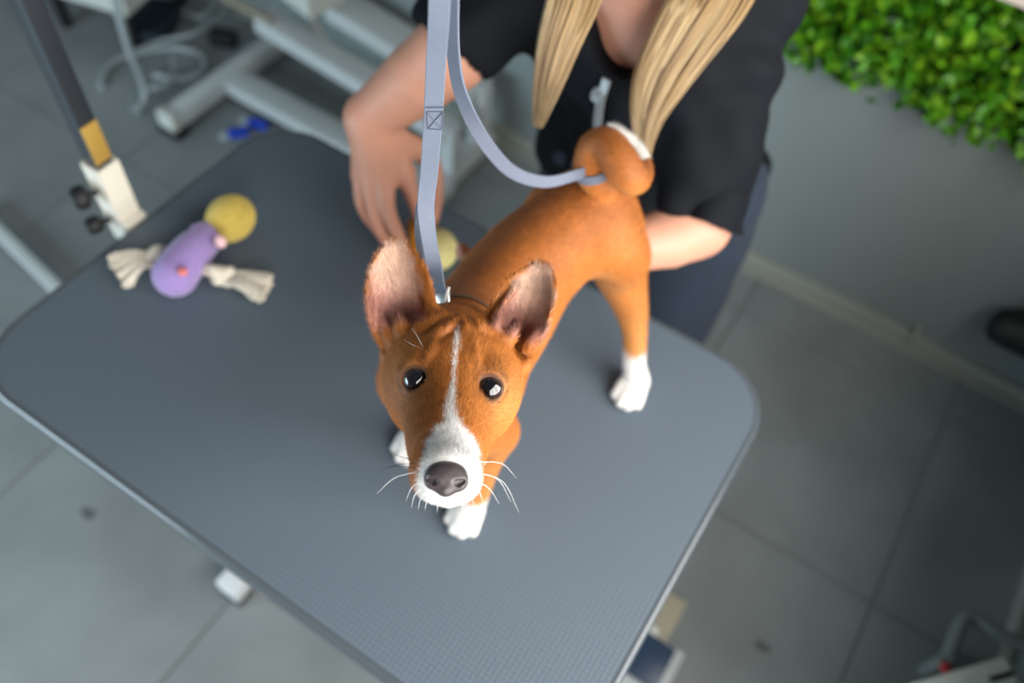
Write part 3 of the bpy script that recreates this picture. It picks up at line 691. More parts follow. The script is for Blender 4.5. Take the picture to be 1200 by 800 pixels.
def dog_color(P, N):
    v = P - CAM_POS; D = v @ CF; U = 600 + FPX * (v @ CR) / D; Vv = 400 - FPX * (v @ CU) / D
    n1 = wob(P, 160, 3); n2 = wob(P, 420, 5); n3 = wob(P, 60, 9); z = P[:, 2] - H
    mixc = lambda A, B, t: A + (B - A) * t[:, None]
    C = np.tile(ORANGE, (len(P), 1)); head = (D < .72) & (z > .33)
    # darker red saddle along the back, paler lower legs and belly
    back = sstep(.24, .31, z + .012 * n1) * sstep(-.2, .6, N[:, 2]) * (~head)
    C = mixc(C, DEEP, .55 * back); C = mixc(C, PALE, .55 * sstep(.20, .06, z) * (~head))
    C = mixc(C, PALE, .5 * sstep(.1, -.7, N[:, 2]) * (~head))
    # face: deep forehead; left muzzle shade and cheek highlights painted in
    fd = np.exp(-((U - 505) / 30) ** 2 - ((Vv - 500) / 55) ** 2) + .8 * np.exp(-((U - 528) / 60) ** 2 - ((Vv - 385) / 22) ** 2)
    C = np.where(head[:, None], mixc(C, DEEP, np.clip(.6 * fd, 0, .75)), C)
    ck = np.exp(-((U - 590) / 22) ** 2 - ((Vv - 470) / 35) ** 2) + .6 * np.exp(-((U - 475) / 15) ** 2 - ((Vv - 425) / 22) ** 2)
    C = np.where(head[:, None], mixc(C, PALE, np.clip(.45 * ck, 0, .6)), C)
    # white blaze and muzzle
    bl = seg_dist(U, Vv, [(537, 386), (533, 420), (531, 450), (527, 478)]); wd = np.interp(Vv, [384, 400, 440, 470, 485], [1.8, 2.8, 2.0, 4, 9])
    wm = sstep(1.3, .6, bl / wd + .18 * n2) * (Vv < 490) * .9
    poly = [(528, 468), (522, 486), (511, 502), (501, 520), (494, 540), (490, 560), (488, 574), (492, 600), (560, 600), (563, 570), (563, 548), (559, 524), (548, 505), (538, 490), (533, 474)]
    ins = inpoly(U, Vv, poly); dd = seg_dist(U, Vv, poly + [poly[0]]); sd = np.where(ins, dd, -dd) + 2.0 * n2 + 1.5 * n1
    wm = np.maximum(wm, sstep(-3, 4, sd)); C = mixc(C, WHITE, wm * head)
    frk = np.clip(1.2 - np.hypot(U - 500, Vv - 533) / 4, 0, 1) + np.clip(1.2 - np.hypot(U - 548, Vv - 532) / 4, 0, 1)
    C = mixc(C, np.array(lin(120, 118, 120)[:3]), np.clip(frk, 0, 1) * .55 * head)
    sh = np.exp(-((U - 524) / 16) ** 2 - ((Vv - 520) / 12) ** 2); C = mixc(C, np.array(lin(170, 172, 178)[:3]), .35 * sh * head)
    # underjaw, chest
    ch = sstep(.028, .012, np.abs(P[:, 0] - .15 + .004 * n1)) * sstep(.0, -.5, N[:, 1]) * (z > .1) * (z < .32) * (P[:, 1] < -.02); C = mixc(C, WHITE, ch)
    # paws
    fp = (P[:, 1] < .05); top = np.where(fp, np.where(P[:, 0] < .14, .047, .040), .066) + .004 * n1
    C = mixc(C, WHITE, sstep(.006, -.006, z - top))
    tip = seg_dist3(P, tail_c[0:]); C = mixc(C, WHITE, (tip < .0135) * 1.0 * (((P - tail_c[0]) @ (tail_c[-1] - tail_c[0])) > .0016 * .2))
    # ears
    for b, u, vv, f, L, hw, curl in EARS:
        d = P - b; a = d @ u / hw; c = d @ vv / L; w_ = d @ f
        m = (c > -.02) & (c < 1.05) & (np.abs(a) < 1.2) & (np.abs(w_) < .03)
        inner = m & ((N @ f) > -.05) & (c > .10)
        edge = np.maximum(np.abs(a) / np.interp(np.clip(c, 0, 1), [0, .3, .7, .9, 1], [.85, 1.02, .85, .5, .25]), np.clip((c - .80) / .2, 0, 1))
        t = sstep(.93, .60, edge + .10 * n2 + .20 * a * np.sign(u @ CR) * (1 if PX(b)[0] < 530 else -1)) * sstep(.10, .22, c + .03 * n1)
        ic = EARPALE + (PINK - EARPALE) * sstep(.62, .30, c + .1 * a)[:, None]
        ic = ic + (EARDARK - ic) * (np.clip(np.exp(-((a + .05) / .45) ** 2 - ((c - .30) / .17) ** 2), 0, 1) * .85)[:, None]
        ic = ic * (1 + .06 * n2)[:, None]
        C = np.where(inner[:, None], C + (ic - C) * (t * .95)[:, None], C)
    # dark eye rims
    for e in EYE_C:
        r = np.linalg.norm(P - (e - CF * .004), axis=1); C = mixc(C, BLACK, sstep(.0122, .0096, r) * .93)
        C = mixc(C, DEEP * .6, sstep(.020, .012, r) * .35)
    return np.clip(C * (1 + .05 * n3 + .04 * n2)[:, None], 0, 1)
def seg_dist3(P, pts):
    d = np.full(len(P), 1e9)
    for a, b_ in zip(pts[:-1], pts[1:]):
        ab = b_ - a; t = np.clip((P - a) @ ab / (ab @ ab), 0, 1); d = np.minimum(d, np.linalg.norm(P - a - t[:, None] * ab, axis=1))
    return d
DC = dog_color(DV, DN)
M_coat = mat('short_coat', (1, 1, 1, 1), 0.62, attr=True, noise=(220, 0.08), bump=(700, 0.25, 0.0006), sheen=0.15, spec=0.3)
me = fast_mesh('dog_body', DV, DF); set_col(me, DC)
dogt = thing('dog', 'red and white short-haired puppy with large upright ears standing on the grooming table', 'dog', T(.165, .05, 0))
dbody = link('body', me, dogt, M_coat, True)
# eyes
M_eye = mat('dog_eye', (1, 1, 1, 1), 0.06, attr=True, coat=1.0)
for e in EYE_C:
    bm = bmesh.new(); bmesh.ops.create_uvsphere(bm, u_segments=40, v_segments=28, radius=.0100); em = bpy.data.meshes.new('eye'); bm.to_mesh(em); bm.free()
    V = np.array([v.co for v in em.vertices]); c = e + CF * .0020
    ax = CAM_POS + np.array([0, 0, -.05]) - c; ax /= np.linalg.norm(ax)
    wv = place(V, c, ax); ang = np.degrees(np.arccos(np.clip(((wv - c) @ ax) / .0100, -1, 1)))
    C = np.tile(np.array(lin(120, 108, 100)[:3]), (len(V), 1)); iris = np.array(lin(46, 30, 24)[:3]); pup = np.array(lin(6, 6, 8)[:3])
    C = C + (iris - C) * sstep(64, 58, ang)[:, None]; C = C * (1 - .75 * np.exp(-((ang - 59) / 4) ** 2))[:, None]; C = C + (pup - C) * sstep(42, 34, ang)[:, None]
    em.vertices.foreach_set('co', wv.astype(np.float32).ravel()); em.update(); set_col(em, C)
    link('eye', em, dogt, M_eye, True)
# nose leather with nostrils
NR = axes_rot(-4, -12)
ns = Sdf(); c0 = NOSE
L_ = lambda a, b_, c_: c0 + NR[0] * a + NR[1] * b_ + NR[2] * c_
ns.ell(L_(0, .001, -.002), (.0128, .0088, .0085), NR)
ns.ell(L_(0, .0045, -.003), (.0118, .0062, .0085), NR, k=.004)
for s in (-1, 1): ns.ball(L_(s * .0078, -.002, -.001), .0062, k=.004)
ns.ell(L_(0, -.0075, -.002), (.0055, .0045, .0065), NR, k=.004)
for s in (-1, 1): ns.chain([L_(s * .0052, -.0032, .0085), L_(s * .0082, -.0030, .0050), L_(s * .0112, -.0012, .0030)], [.0022, .0026, .0012], k=.0015, mode='sub')
ns.chain([L_(0, -.003, .0085), L_(0, -.012, .006)], [.0007, .0009], k=.001, mode='sub')
sdf_obj('nose', ns, c0 - .02, c0 + .02, .0006, mat('nose_leather', lin(66, 58, 60), 0.38, bump=(1500, 0.35, 0.0004), noise=(300, 0.15)), dogt, 1)
# coat: short hair blades laid along the growth
def fur(N_):
    q = DV[DF]; ar = np.linalg.norm(np.cross(q[:, 2] - q[:, 0], q[:, 3] - q[:, 1]), axis=1)
    cen = q.mean(1); U, Vv, D = PX(cen); toward = ((CAM_POS - cen) * np.cross(q[:, 2] - q[:, 0], q[:, 3] - q[:, 1])).sum(1)
    wgt = ar * np.where(D < .72, 3.5, 1.0) * np.where(toward < -.3 * ar, .35, 1.0)
    fi = rng.choice(len(DF), N_, p=wgt / wgt.sum()); s, t = rng.random(N_), rng.random(N_)
    qq = q[fi]; P = (qq[:, 0] * ((1 - s) * (1 - t))[:, None] + qq[:, 1] * (s * (1 - t))[:, None] + qq[:, 2] * (s * t)[:, None] + qq[:, 3] * ((1 - s) * t)[:, None])
    vid = DF[fi, rng.integers(0, 4, N_)]; N = DN[vid]; C = DC[vid]
    v = P - CAM_POS; D = v @ CF; U = 600 + FPX * (v @ CR) / D; Vv = 400 - FPX * (v @ CU) / D; z = P[:, 2] - H
    head = (D < .72) & (z > .33)
    flow = np.tile(np.array([.08, .8, -.55]), (N_, 1)); flow[z < .15] = (0, .1, -1)
    hf = P - NOSE; hf /= np.linalg.norm(hf, axis=1)[:, None]; flow = np.where(head[:, None], hf, flow)
    Ln = np.where(head, .0042, np.where(z < .06, .0032, .0062)) * rng.uniform(.6, 1.3, N_)
    Ln = np.where(head & (np.linalg.norm(P - NOSE, axis=1) < .045), Ln * .7, Ln); lift = np.where(head, .42, .30)
    keep = np.ones(N_, bool)
    for b, u, vv, f, L, hw, curl in EARS:
        d = P - b; a = d @ u / hw; c = d @ vv / L; m = (c > -.02) & (c < 1.08) & (np.abs(a) < 1.25) & (np.abs(d @ f) < .035)
        flow[m] = vv + np.outer(np.sign(a[m]) * .35, u).reshape(-1, 3); inn = m & ((N @ f) > .35) & (c > .12) & (np.abs(a) < .75) & (c < .9)
        Ln = np.where(m, Ln * 1.25, Ln); keep &= ~(inn & (rng.random(N_) < .75)); lift = np.where(m, .35, lift)
    for e in EYE_C: keep &= np.linalg.norm(P - (e - CF * .004), axis=1) > .0112
    keep &= np.linalg.norm(P - NOSE, axis=1) > .0135; keep &= z > .004
    P, N, C, flow, Ln, lift = P[keep], N[keep], C[keep], flow[keep], Ln[keep], lift[keep]; n = len(P)
    t = flow - N * (flow * N).sum(1)[:, None]; t /= np.linalg.norm(t, axis=1)[:, None] + 1e-9; s_ = np.cross(N, t)
    a = rng.normal(0, .25, n); t = t * np.cos(a)[:, None] + s_ * np.sin(a)[:, None]; s_ = np.cross(N, t)
    lf = (lift * rng.uniform(.5, 1.4, n))[:, None]; tip = P + Ln[:, None] * (t * np.cos(lf) + N * np.sin(lf)); P = P - N * .0005
    wv = s_ * (rng.uniform(.00013, .00024, n))[:, None]
    V = np.stack([P + wv, P - wv, tip], 1).reshape(-1, 3); F = np.arange(3 * n).reshape(-1, 3)
    me = fast_mesh('fur', V, F); cj = C * np.clip(rng.normal(1.0, .24, n), .5, 1.8)[:, None]; set_col(me, np.clip(np.repeat(cj, 3, 0), 0, 1))
    nn = np.repeat(N * .85 + t * .0, 3, 0); nn /= np.linalg.norm(nn, axis=1)[:, None]
    me.polygons.foreach_set('use_smooth', [True] * n); me.normals_split_custom_set_from_vertices(nn.astype(np.float32).tolist())
    return me
tag(link('fur', fur(340000), dogt, mat('fur_hair', (1, 1, 1, 1), 0.55, attr=True, spec=0.35)), 'short red and white hair', None, None, 'stuff')
# whiskers
M_wh, M_whd = mat('white_whisker', lin(235, 235, 235), 0.35), mat('dark_whisker', lin(40, 34, 32), 0.4)
def whisk(pix, dark=False, r=.00020):
    if pix[0][1] < 420: r = .00012
    d0 = hit(*pix[0]) or .58; ps = []
    for i, (u, v) in enumerate(pix): ps.append(QD(u, v, d0 + .004 * i))
    tube('whisker', ps, [r, r * .8, r * .25], M_whd if dark else M_wh, dogt, 5, 5)
for pix in ([(559, 541), (588, 543), (605, 560)], [(559, 553), (584, 562), (599, 588)], [(559, 553), (590, 565), (608, 600)], [(558, 563), (573, 572), (585, 590)], [(487, 553), (462, 560), (442, 578)], [(490, 566), (482, 572), (476, 586)], [(493, 572), (486, 580), (482, 594)], [(499, 578), (493, 584), (490, 596)], [(505, 583), (500, 588), (498, 597)], [(515, 587), (513, 592), (512, 600)], [(538, 586), (541, 591), (542, 598)], [(548, 580), (553, 585), (556, 592)], [(496, 407), (488, 392), (482, 384)], [(497, 410), (484, 404), (473, 398)], [(556, 570), (562, 577), (566, 588)]): whisk(pix)
for pix in ([(485, 543), (462, 545), (442, 555)], [(484, 538), (470, 535), (452, 527)], [(487, 549), (468, 546), (450, 549)]): whisk(pix, True)
# ================================================================ the groomer
SKIN = np.array(lin(198, 146, 122)[:3])
M_skin = mat('skin', (1, 1, 1, 1), 0.5, attr=True, sss=0.25, noise=(60, 0.04), bump=(500, 0.12, 0.0005), spec=0.4)
M_scrub = mat('black_scrub_cotton', lin(10, 14, 20), 0.8, noise=(30, 0.12), bump=(300, 0.1, 0.0008), spec=0.18)
M_pants = mat('dark_blue_trousers', lin(38, 48, 62), 0.8, noise=(30, 0.1), bump=(300, 0.1, 0.0008), sheen=0.05, spec=0.25)
wp = np.array
person = thing('person', 'groomer in black short sleeved scrub top with long blond hair, bending over the dog', 'person', (0.10, 0.62, 0.0))
# joints
PEL, WAI, CHE, NEC = wp([.100, .600, .90]), wp([.095, .555, 1.04]), wp([.090, .490, 1.17]), wp([.085, .450, 1.315])
HEAD = wp([.075, .360, 1.500])
SR, SL = wp([.188, .490, 1.265]), wp([-.065, .480, 1.275])     # SR is on the right in the picture
ER = QZ(816, 262, .150); WR = wp([.196, .245, H + .160])
EL = QZ(528, 62, .285); WL = QZ(434, 138, .185)
b = Sdf()
b.chain([PEL, WAI, CHE, wp([.088, .475, 1.25])], [.110, .098, .105, .088], sm=3)
b.chain([PEL + [-.05, 0, 0], PEL + [.04, 0, 0]], [.104, .104], k=.03)
b.chain([CHE + [-.050, -.014, 0], CHE + [.050, -.014, 0]], [.088, .088], k=.05)
b.chain([SL + [.03, 0, 0], NEC + [0, .02, -.035], SR + [-.03, 0, 0]], [.052, .062, .052], k=.05)
b.chain([NEC + [0, 0, -.06], NEC + [-.004, -.035, .05], HEAD + [0, .035, -.04]], [.058, .052, .050], k=.03, sm=3)
b.ell(HEAD, (.074, .095, .115), k=.03); b.ell(HEAD + [0, -.045, -.07], (.052, .05, .05), k=.04)
b.chain([HEAD + [0, -.095, .02], HEAD + [0, -.112, -.02]], [.008, .013], k=.012)
for s in (-1, 1): b.ell(HEAD + [s * .076, .01, -.01], (.012, .018, .03), k=.008)
for s in (-1, 1): b.chain([PEL + [s * .07, 0, -.08], PEL + [s * .09, -.01, -.42], PEL + [s * .09, .01, -.84]], [.080, .058, .042], k=.03)
for s in (-1, 1): b.chain([PEL + [s * .09, .01, -.86], PEL + [s * .10, -.14, -.87]], [.04, .03], k=.03)
# arms
b.chain([SR, (SR + ER) / 2, ER], [.050, .040, .040], k=.03)
b.chain([ER, ER * .6 + WR * .4 + [.004, 0, -.004], WR], [.043, .040, .029], k=.02)
b.chain([SL, (SL + EL) / 2, EL], [.055, .047, .041], k=.03)
b.chain([EL, EL * .62 + WL * .38, WL], [.047, .046, .034], k=.02)
# hand on the left of the picture: palm over the toy, fingers pointing down the picture
KN = [QZ(423, 203, .105), QZ(435, 208, .112), QZ(452, 210, .116), QZ(474, 203, .118)]
b.chain([WL, (WL + KN[1]) / 2 + [0, 0, .004], KN[1]], [.027, .0235, .016], k=.015)
b.chain([WL, (WL + KN[2]) / 2 + [0, 0, .006], KN[2]], [.027, .0235, .0155], k=.015)
b.chain([WL, KN[0]], [.024, .0145], k=.015); b.chain([WL, KN[3]], [.024, .0155], k=.015)
FING = [([QZ(423, 203, .105), QZ(424, 238, .075), QZ(437, 262, .045), QZ(450, 278, .024)], [.0125, .0098, .0088, .0072]),
        ([QZ(435, 208, .112), QZ(438, 243, .083), QZ(446, 270, .052), QZ(458, 290, .026)], [.0135, .0108, .0096, .0078]),
        ([QZ(452, 210, .116), QZ(454, 244, .090), QZ(466, 274, .056), QZ(479, 296, .028)], [.0138, .0112, .0100, .0082]),
        ([QZ(474, 203, .118), QZ(484, 230, .092), QZ(492, 256, .062), QZ(497, 277, .040)], [.0138, .0110, .0096, .0078])]
for P, r in FING: b.chain(P, r, k=.005, sm=3)
TH = [WL * .75 + KN[3] * .25 + [.014, .004, -.004], QZ(497, 180, .120), QZ(509, 204, .096), QZ(510, 236, .068), QZ(506, 262, .046)]
b.chain(TH, [.019, .0155, .0125, .0108, .0085], k=.012, sm=3)
# hand under the belly: thumb on the near side, fingers coming round the far flank
PALM = wp([.150, .190, H + .168]); b.chain([WR, PALM], [.028, .022], k=.015)
KR = [wp([.118, .205, H + .160]), wp([.112, .182, H + .160]), wp([.108, .158, H + .160]), wp([.108, .136, H + .164])]
for i, kk in enumerate(KR):
    b.chain([PALM, kk], [.018, .0130], k=.012)
    tp = [kk + [-.022, -.004, .004], kk + [-.036, -.008, .020], kk + [-.040, -.010, .034]] if i < 3 else [kk + [-.030, -.014, .004], QZ(545, 298, .170), QZ(541, 291, .196)]
    b.chain([kk] + tp, [.0125, .0105, .0095, .0075], k=.005, sm=3)
b.chain([WR + [-.008, -.02, .0], QZ(702, 318, .150), QZ(692, 314, .166), QZ(688, 309, .176)], [.017, .0125, .0100, .008], k=.012, sm=3)
lo, hi = wp([-.30, .05, 0.001]), wp([.42, .80, 1.66])
def skin_col(P, N):
    C = np.tile(SKIN, (len(P), 1)); n = wob(P, 50, 4)
    red = np.zeros(len(P))
    for P_, r in FING: red = np.maximum(red, sstep(.03, .008, np.linalg.norm(P - P_[-1], axis=1)))
    for k_ in KN: red = np.maximum(red, .5 * sstep(.022, .006, np.linalg.norm(P - k_, axis=1)))
    C = C + (np.array(lin(196, 120, 98)[:3]) - C) * np.clip(.5 * red + .12 + .1 * n, 0, 1)[:, None]
    lips = np.linalg.norm((P - (HEAD + [0, -.10, -.062])) / [.022, .02, .008], axis=1) < 1; C[lips] = lin(190, 100, 95)[:3]
    for s in (-1, 1):
        e = np.linalg.norm((P - (HEAD + [s * .032, -.085, .012])) / [.014, .03, .007], axis=1) < 1; C[e] = lin(60, 50, 46)[:3]
    return C
sdf_obj('body', b, lo, hi, .0034, M_skin, person, 1, skin_col)
# finger nails
M_nail = mat('finger_nail', lin(232, 178, 164), 0.25, coat=0.3)
for P, r in FING:
    t = P[-1] - P[-2]; t = t / np.linalg.norm(t); n = np.cross(t, np.cross(wp([.2, -.5, .8]), t)); n /= np.linalg.norm(n); sd = np.cross(t, n)
    s = Sdf(); s.ell(P[-1] - t * .002 + n * r[-1] * .80, (.0075, .0050, .0020), [t, sd, n])
    sdf_obj('finger_nail', s, P[-1] - .014, P[-1] + .014, .0012, M_nail, person, 1)

# scrub top
c = Sdf()
c.chain([PEL + [0, 0, -.06], PEL, WAI, CHE, wp([.088, .475, 1.245])], [.150, .145, .128, .136, .108], sm=3)
c.chain([PEL + [-.075, 0, -.05], PEL + [.050, 0, -.05]], [.132, .132], k=.05)
c.chain([CHE + [-.060, -.022, -.01], CHE + [.060, -.022, -.01]], [.108, .108], k=.05)
c.chain([SL + [.03, 0, .0], NEC + [0, .03, -.045], SR + [-.03, 0, .0]], [.068, .068, .068], k=.05)
hemR = ER + (SR - ER) * .02; hemL = EL + (SL - EL) * .10
c.chain([SR, (SR + ER) / 2 + [.0, .004, -.004], hemR + [-.004, .010, .008]], [.062, .064, .062], k=.04)
c.chain([SL, (SL + EL) / 2 + [0, .006, -.01], hemL], [.070, .070, .060], k=.04)
# cut the sleeve ends and hollow them, cut the neck opening
def plane(s, p, n, R, k=.004):
    n = n / np.linalg.norm(n)
    s.op(lambda x, y, z: np.maximum(-((x - p[0]) * n[0] + (y - p[1]) * n[1] + (z - p[2]) * n[2]), np.sqrt((x - p[0]) ** 2 + (y - p[1]) ** 2 + (z - p[2]) ** 2) - R), p - R, p + R, k, 'sub')
plane(c, hemR + (ER - SR) * .03, (ER - SR) + wp([-.05, -.10, .02]), .13)
plane(c, hemL + (EL - SL) * .10, (EL - SL) + wp([-.05, -.02, -.02]), .10)
c.chain([hemR + (ER - SR) * .3 + [-.004, .010, .008], hemR + (SR - ER) * .10 + [-.004, .01, .008]], [.054, .050], mode='sub', k=.006)
c.chain([hemL + (EL - SL) * .3, hemL + (SL - EL) * .20], [.054, .046], mode='sub', k=.006)
VB = QZ(716, 88, .315)                                     # bottom of the V neck
def vneck(x, y, z):
    h = z - VB[2]; half = 1.0 * np.sqrt(np.maximum(h, 0) * .05 + 1e-6) + .45 * np.maximum(h, 0)
    half = np.minimum(half, .095)
    d = np.maximum(np.abs(x - (VB[0] + .10 * h)) - half, -h) ; return np.maximum(d, y - .47 - .25 * (z - 1.30))
c.op(vneck, wp([-.06, .15, VB[2]]), wp([.28, .60, 1.48]), .006, 'sub')
c.op(lambda x, y, z: z - .838 + 0 * x + 0 * y, wp([-.2, .3, .6]), wp([.4, .9, .84]), 0, 'sub')
V, F = c.mesh(wp([-.24, .15, .60]), wp([.45, .84, 1.48]), .0042); V = relax(V, F, 2)
N = vnormals(V, F)
# folds: soft creases running from the shoulders and under the sleeves
q = (V - CHE); th = np.arctan2(q[:, 0], -q[:, 1])
fold = .0060 * np.sin(th * 9 + 22 * q[:, 2] + 2 * wob(V, 9, 2)) * sstep(-.05, -.25, q[:, 2]) + .0075 * wob(V * [1.0, .6, 1.4], 34, 8) + .0038 * wob(V, 75, 12)
sl = sstep(.20, .26, V[:, 0]); d1 = (ER - SR) / np.linalg.norm(ER - SR); along = (V - SR) @ d1
rid = np.abs(np.sin(V @ np.array([14., -9., 17.]) + 1.6 * wob(V, 8, 41))); fold += sstep(.10, .20, V[:, 0]) * .011 * (rid ** 2.2 - .35) * sstep(.94, 1.02, V[:, 2])
fold += sl * .0042 * np.sin(along * 62 + 3 * wob(V, 16, 21))
V = V + N * fold[:, None]
link('scrub_top', fast_mesh('scrub_top', V, F), person, M_scrub, True)
# zip with its pull
zA, zB = QZ(703, 92, .325), QZ(690, 168, .250)
pts = []
for t in np.linspace(0, 1, 7):
    p = VB * (1 - t) + (wp([.088, .36, 1.02])) * t
    # press the tape onto the cloth
    for _ in range(40):
        if c.at(p[None])[0] > .004: p = p + [0, .003, 0]
        elif c.at(p[None])[0] < .001: p = p - [0, .003, 0]
    pts.append(p - [0, .010, 0])
M_zip = mat('zip_metal', lin(178, 184, 188), 0.3, metal=0.6)
o, *_ = ribbon('zip', pts, [wp([1, 0, 0])] * 7, .011, .004, M_zip, person, 4)
pl = pts[0] + [-.006, -.006, -.022]
lathe('zip_pull', [(.002, -.002), (.009, -.0015), (.009, .0015), (.002, .002)], pl, (-.3, -.7, .5), M_zip, person, 16)
# trousers
t_ = Sdf()
t_.chain([PEL + [-.070, .0, -.06], PEL + [.050, .0, -.06]], [.118, .118])
for s, w_ in ((-1, 0), (1, .012)): t_.chain([PEL + [s * .085, 0, -.05], PEL + [s * .095 + w_, -.005, -.42], PEL + [s * .095, .015, -.82]], [.112, .088, .078], k=.04)
t_.op(lambda x, y, z: z - .055 + 0 * x + 0 * y, wp([-.3, .3, -.05]), wp([.5, .9, .056]), 0, 'sub')
V, F = t_.mesh(wp([-.20, .38, .03]), wp([.40, .80, 1.03]), .006); V = relax(V, F, 2); N = vnormals(V, F)
V = V + N * (.006 * wob(V * [1, 1, .6], 26, 31) + .003 * wob(V, 60, 33))[:, None]
link('trousers', fast_mesh('trousers', V, F), person, M_pants, True)
for s in (-1, 1):
    sh = Sdf(); base_ = PEL + [s * .095, -.02, -.86]; sh.chain([base_ + [0, .05, 0], base_ + [0, -.14, -.005]], [.050, .042]); sh.op(lambda x, y, z: z - .002 + 0 * x + 0 * y, wp([-.3, .2, -.1]), wp([.4, .9, .003]), 0, 'sub')
    sdf_obj('shoe', sh, base_ - .25, base_ + .15, .006, mat('dark_shoe', lin(26, 28, 32), 0.5), person, 1)
# hair: locks falling in front of both shoulders and a cap on the head
def lock(paths, n, r, seed, spread):
    """paths: centre polyline (px,py,D) with half width in px; returns strand tubes"""
    rr = np.random.default_rng(seed); VV, FF, CC = [], [], []; nb = 0
    P0 = np.array([p[:3] for p in paths], float); W0 = np.array([p[3] for p in paths], float)
    for i in range(n):
        a = rr.uniform(-1, 1); dep = rr.uniform(-1, 1) * (1 - .5 * a * a); end = 1 - .45 * rr.random() ** 1.6; ph = rr.uniform(0, 6.3)
        pp = []
        for j in range(len(P0)):
            off = a * W0[j] + 1.6 * math.sin(ph + j * 1.1) * (j / len(P0)) ; pp.append(QD(P0[j, 0] + off, P0[j, 1] + .25 * off, P0[j, 2] + dep * spread[j]))
        C = catmull(pp, 5); m = max(6, int(len(C) * end)); C = C[:m]
        rad = r * np.interp(np.linspace(0, 1, m), [0, .7, 1], [1, .9, .15]) * rr.uniform(.7, 1.3)
        v, f = tube_arrays(C, rad, 5, False); VV.append(v); FF.append(f[0] + nb); nb += len(v)
        col = np.array(lin(*((164, 136, 94) if rr.random() < .5 else (108, 82, 50) if rr.random() < .65 else (186, 164, 124)))[:3]) * rr.uniform(.85, 1.1)
        CC.append(np.tile(col, (len(v), 1)))
    return np.vstack(VV), np.vstack(FF), np.vstack(CC)
locks = [lock([(712, -150, .74, 30), (690, -70, .83, 30), (672, 0, .895, 29), (655, 50, .925, 23), (640, 105, .945, 15), (627, 160, .960, 3)], 420, .0011, 1, [.012, .012, .012, .012, .010, .006]),
         lock([(890, -150, .74, 40), (862, -70, .84, 48), (830, 0, .905, 46), (800, 50, .935, 40), (772, 100, .950, 30), (756, 150, .962, 15), (756, 200, .972, 2)], 700, .0011, 2, [.012, .014, .014, .014, .012, .010, .006]),
         lock([(870, -140, .75, 30), (845, -60, .84, 30), (812, 10, .91, 26), (782, 60, .938, 20), (757, 100, .952, 14), (742, 140, .962, 6)], 240, .0011, 3, [.01, .01, .01, .01, .01, .008, .006])]
VV, FF, CC, nb = [], [], [], 0
for v, f, cc in locks: VV.append(v); FF.append(f + nb); CC.append(cc); nb += len(v)
me = fast_mesh('hair_locks', np.vstack(VV), np.vstack(FF)); set_col(me, np.vstack(CC))
M_hair = mat('blond_hair', (1, 1, 1, 1), 0.38, attr=True, spec=0.6)
hp = link('hair_locks', me, person, M_hair, True); tag(hp, 'long straight blond hair', None, None, 'stuff')
hc = Sdf(); hc.ell(HEAD + [0, .022, .022], (.088, .100, .120)); hc.ell(HEAD + [0, .075, -.07], (.075, .05, .12), k=.04)
hc.ell(HEAD + [0, -.105, -.045], (.062, .085, .105), k=.01, mode='sub')
sdf_obj('hair_cap', hc, HEAD - .24, HEAD + .2, .006, M_hair, person, 2, lambda P, N: np.tile(np.array(lin(176, 138, 88)[:3]), (len(P), 1)))
# ================================================================ straps of the grooming arm
M_strap = mat('grey_blue_webbing', lin(99, 107, 123), 0.55, noise=(200, 0.05), bump=(900, 0.2, 0.0004))
M_strap_e = mat('webbing_dark', lin(70, 78, 96), 0.7)
M_steel = mat('bright_steel', lin(200, 202, 200), 0.22, metal=0.9)
strap = thing('neck_strap', 'upright grey blue webbing strap with stitched square clipped behind the dog head', 'strap', QD(517, 350, .72))
def vert(u, v, D): return QD(u, v, D)
ND = .712                                       # where the strap meets the collar
n0 = QD(518, 352, ND); top = wp([.150, -.073, H + .806])
pts = [top, top * .75 + n0 * .25, QD(515, 0, .500), QD(511, 70, .545), QD(508, 130, .582), QD(503, 200, .625), QD(499, 245, .652), QD(505, 295, .682), QD(513, 328, .700), QD(518, 350, ND)]
pts[1] = (pts[0] + pts[2]) / 2
wd = [CR, CR, CR, CR, CR, CR, CR * .95 + CF * .3, CR * .8 + CF * .6, CR * .75 - CF * .65, CR * .8 - CF * .5]
ribbon('webbing', pts, wd, .0132, .0018, M_strap, strap, 6)
# the doubled return, seen as the dark inner face beside it
pts2 = [QD(502, 222, .655), QD(495, 248, .670), QD(494, 284, .688), QD(502, 320, .706), QD(512, 346, ND + .004)]
ribbon('webbing_return', pts2, [CR, CR * .9 + CF * .4, CR * .6 + CF * .8, CR * .5 + CF * .8, CR * .8], .0115, .0016, M_strap, strap, 6)
# stitched box
for a0, a1 in (((500, 131), (519, 131)), ((501, 151), (518, 152)), ((500, 131), (501, 151)), ((519, 131), (518, 152)), ((500, 131), (518, 152)), ((519, 131), (501, 151)), ((498.5, 126), (520.5, 126))):
    P = [QD(u + .3, v, .582 + (v - 130) / 70 * .043 - .0018) for u, v in (a0, ((a0[0] + a1[0]) / 2, (a0[1] + a1[1]) / 2), a1)]
    tube('stitching', P, [.00035 if a0[1] != 126 else .0005], M_strap_e, strap, 5, 3)
# buckle: a slider plate and a bright pin
bpos = QD(518, 352, ND - .004); R = Matrix(((CR * .8 - CF * .6)[0:3], (CU)[0:3], (-CF * .8 - CR * .6)[0:3])).transposed()
bm_obj('slider', box_bm(bpos, (.017, .016, .003), rot=R), M_steel, strap, bevel=.001)
tube('slider_pin', [QD(519, 360, ND - .010), QD(523, 346, ND - .010), QD(526, 336, ND - .010)], [.0013], mat('pale_pin', lin(225, 225, 220), 0.3), strap, 8, 2)
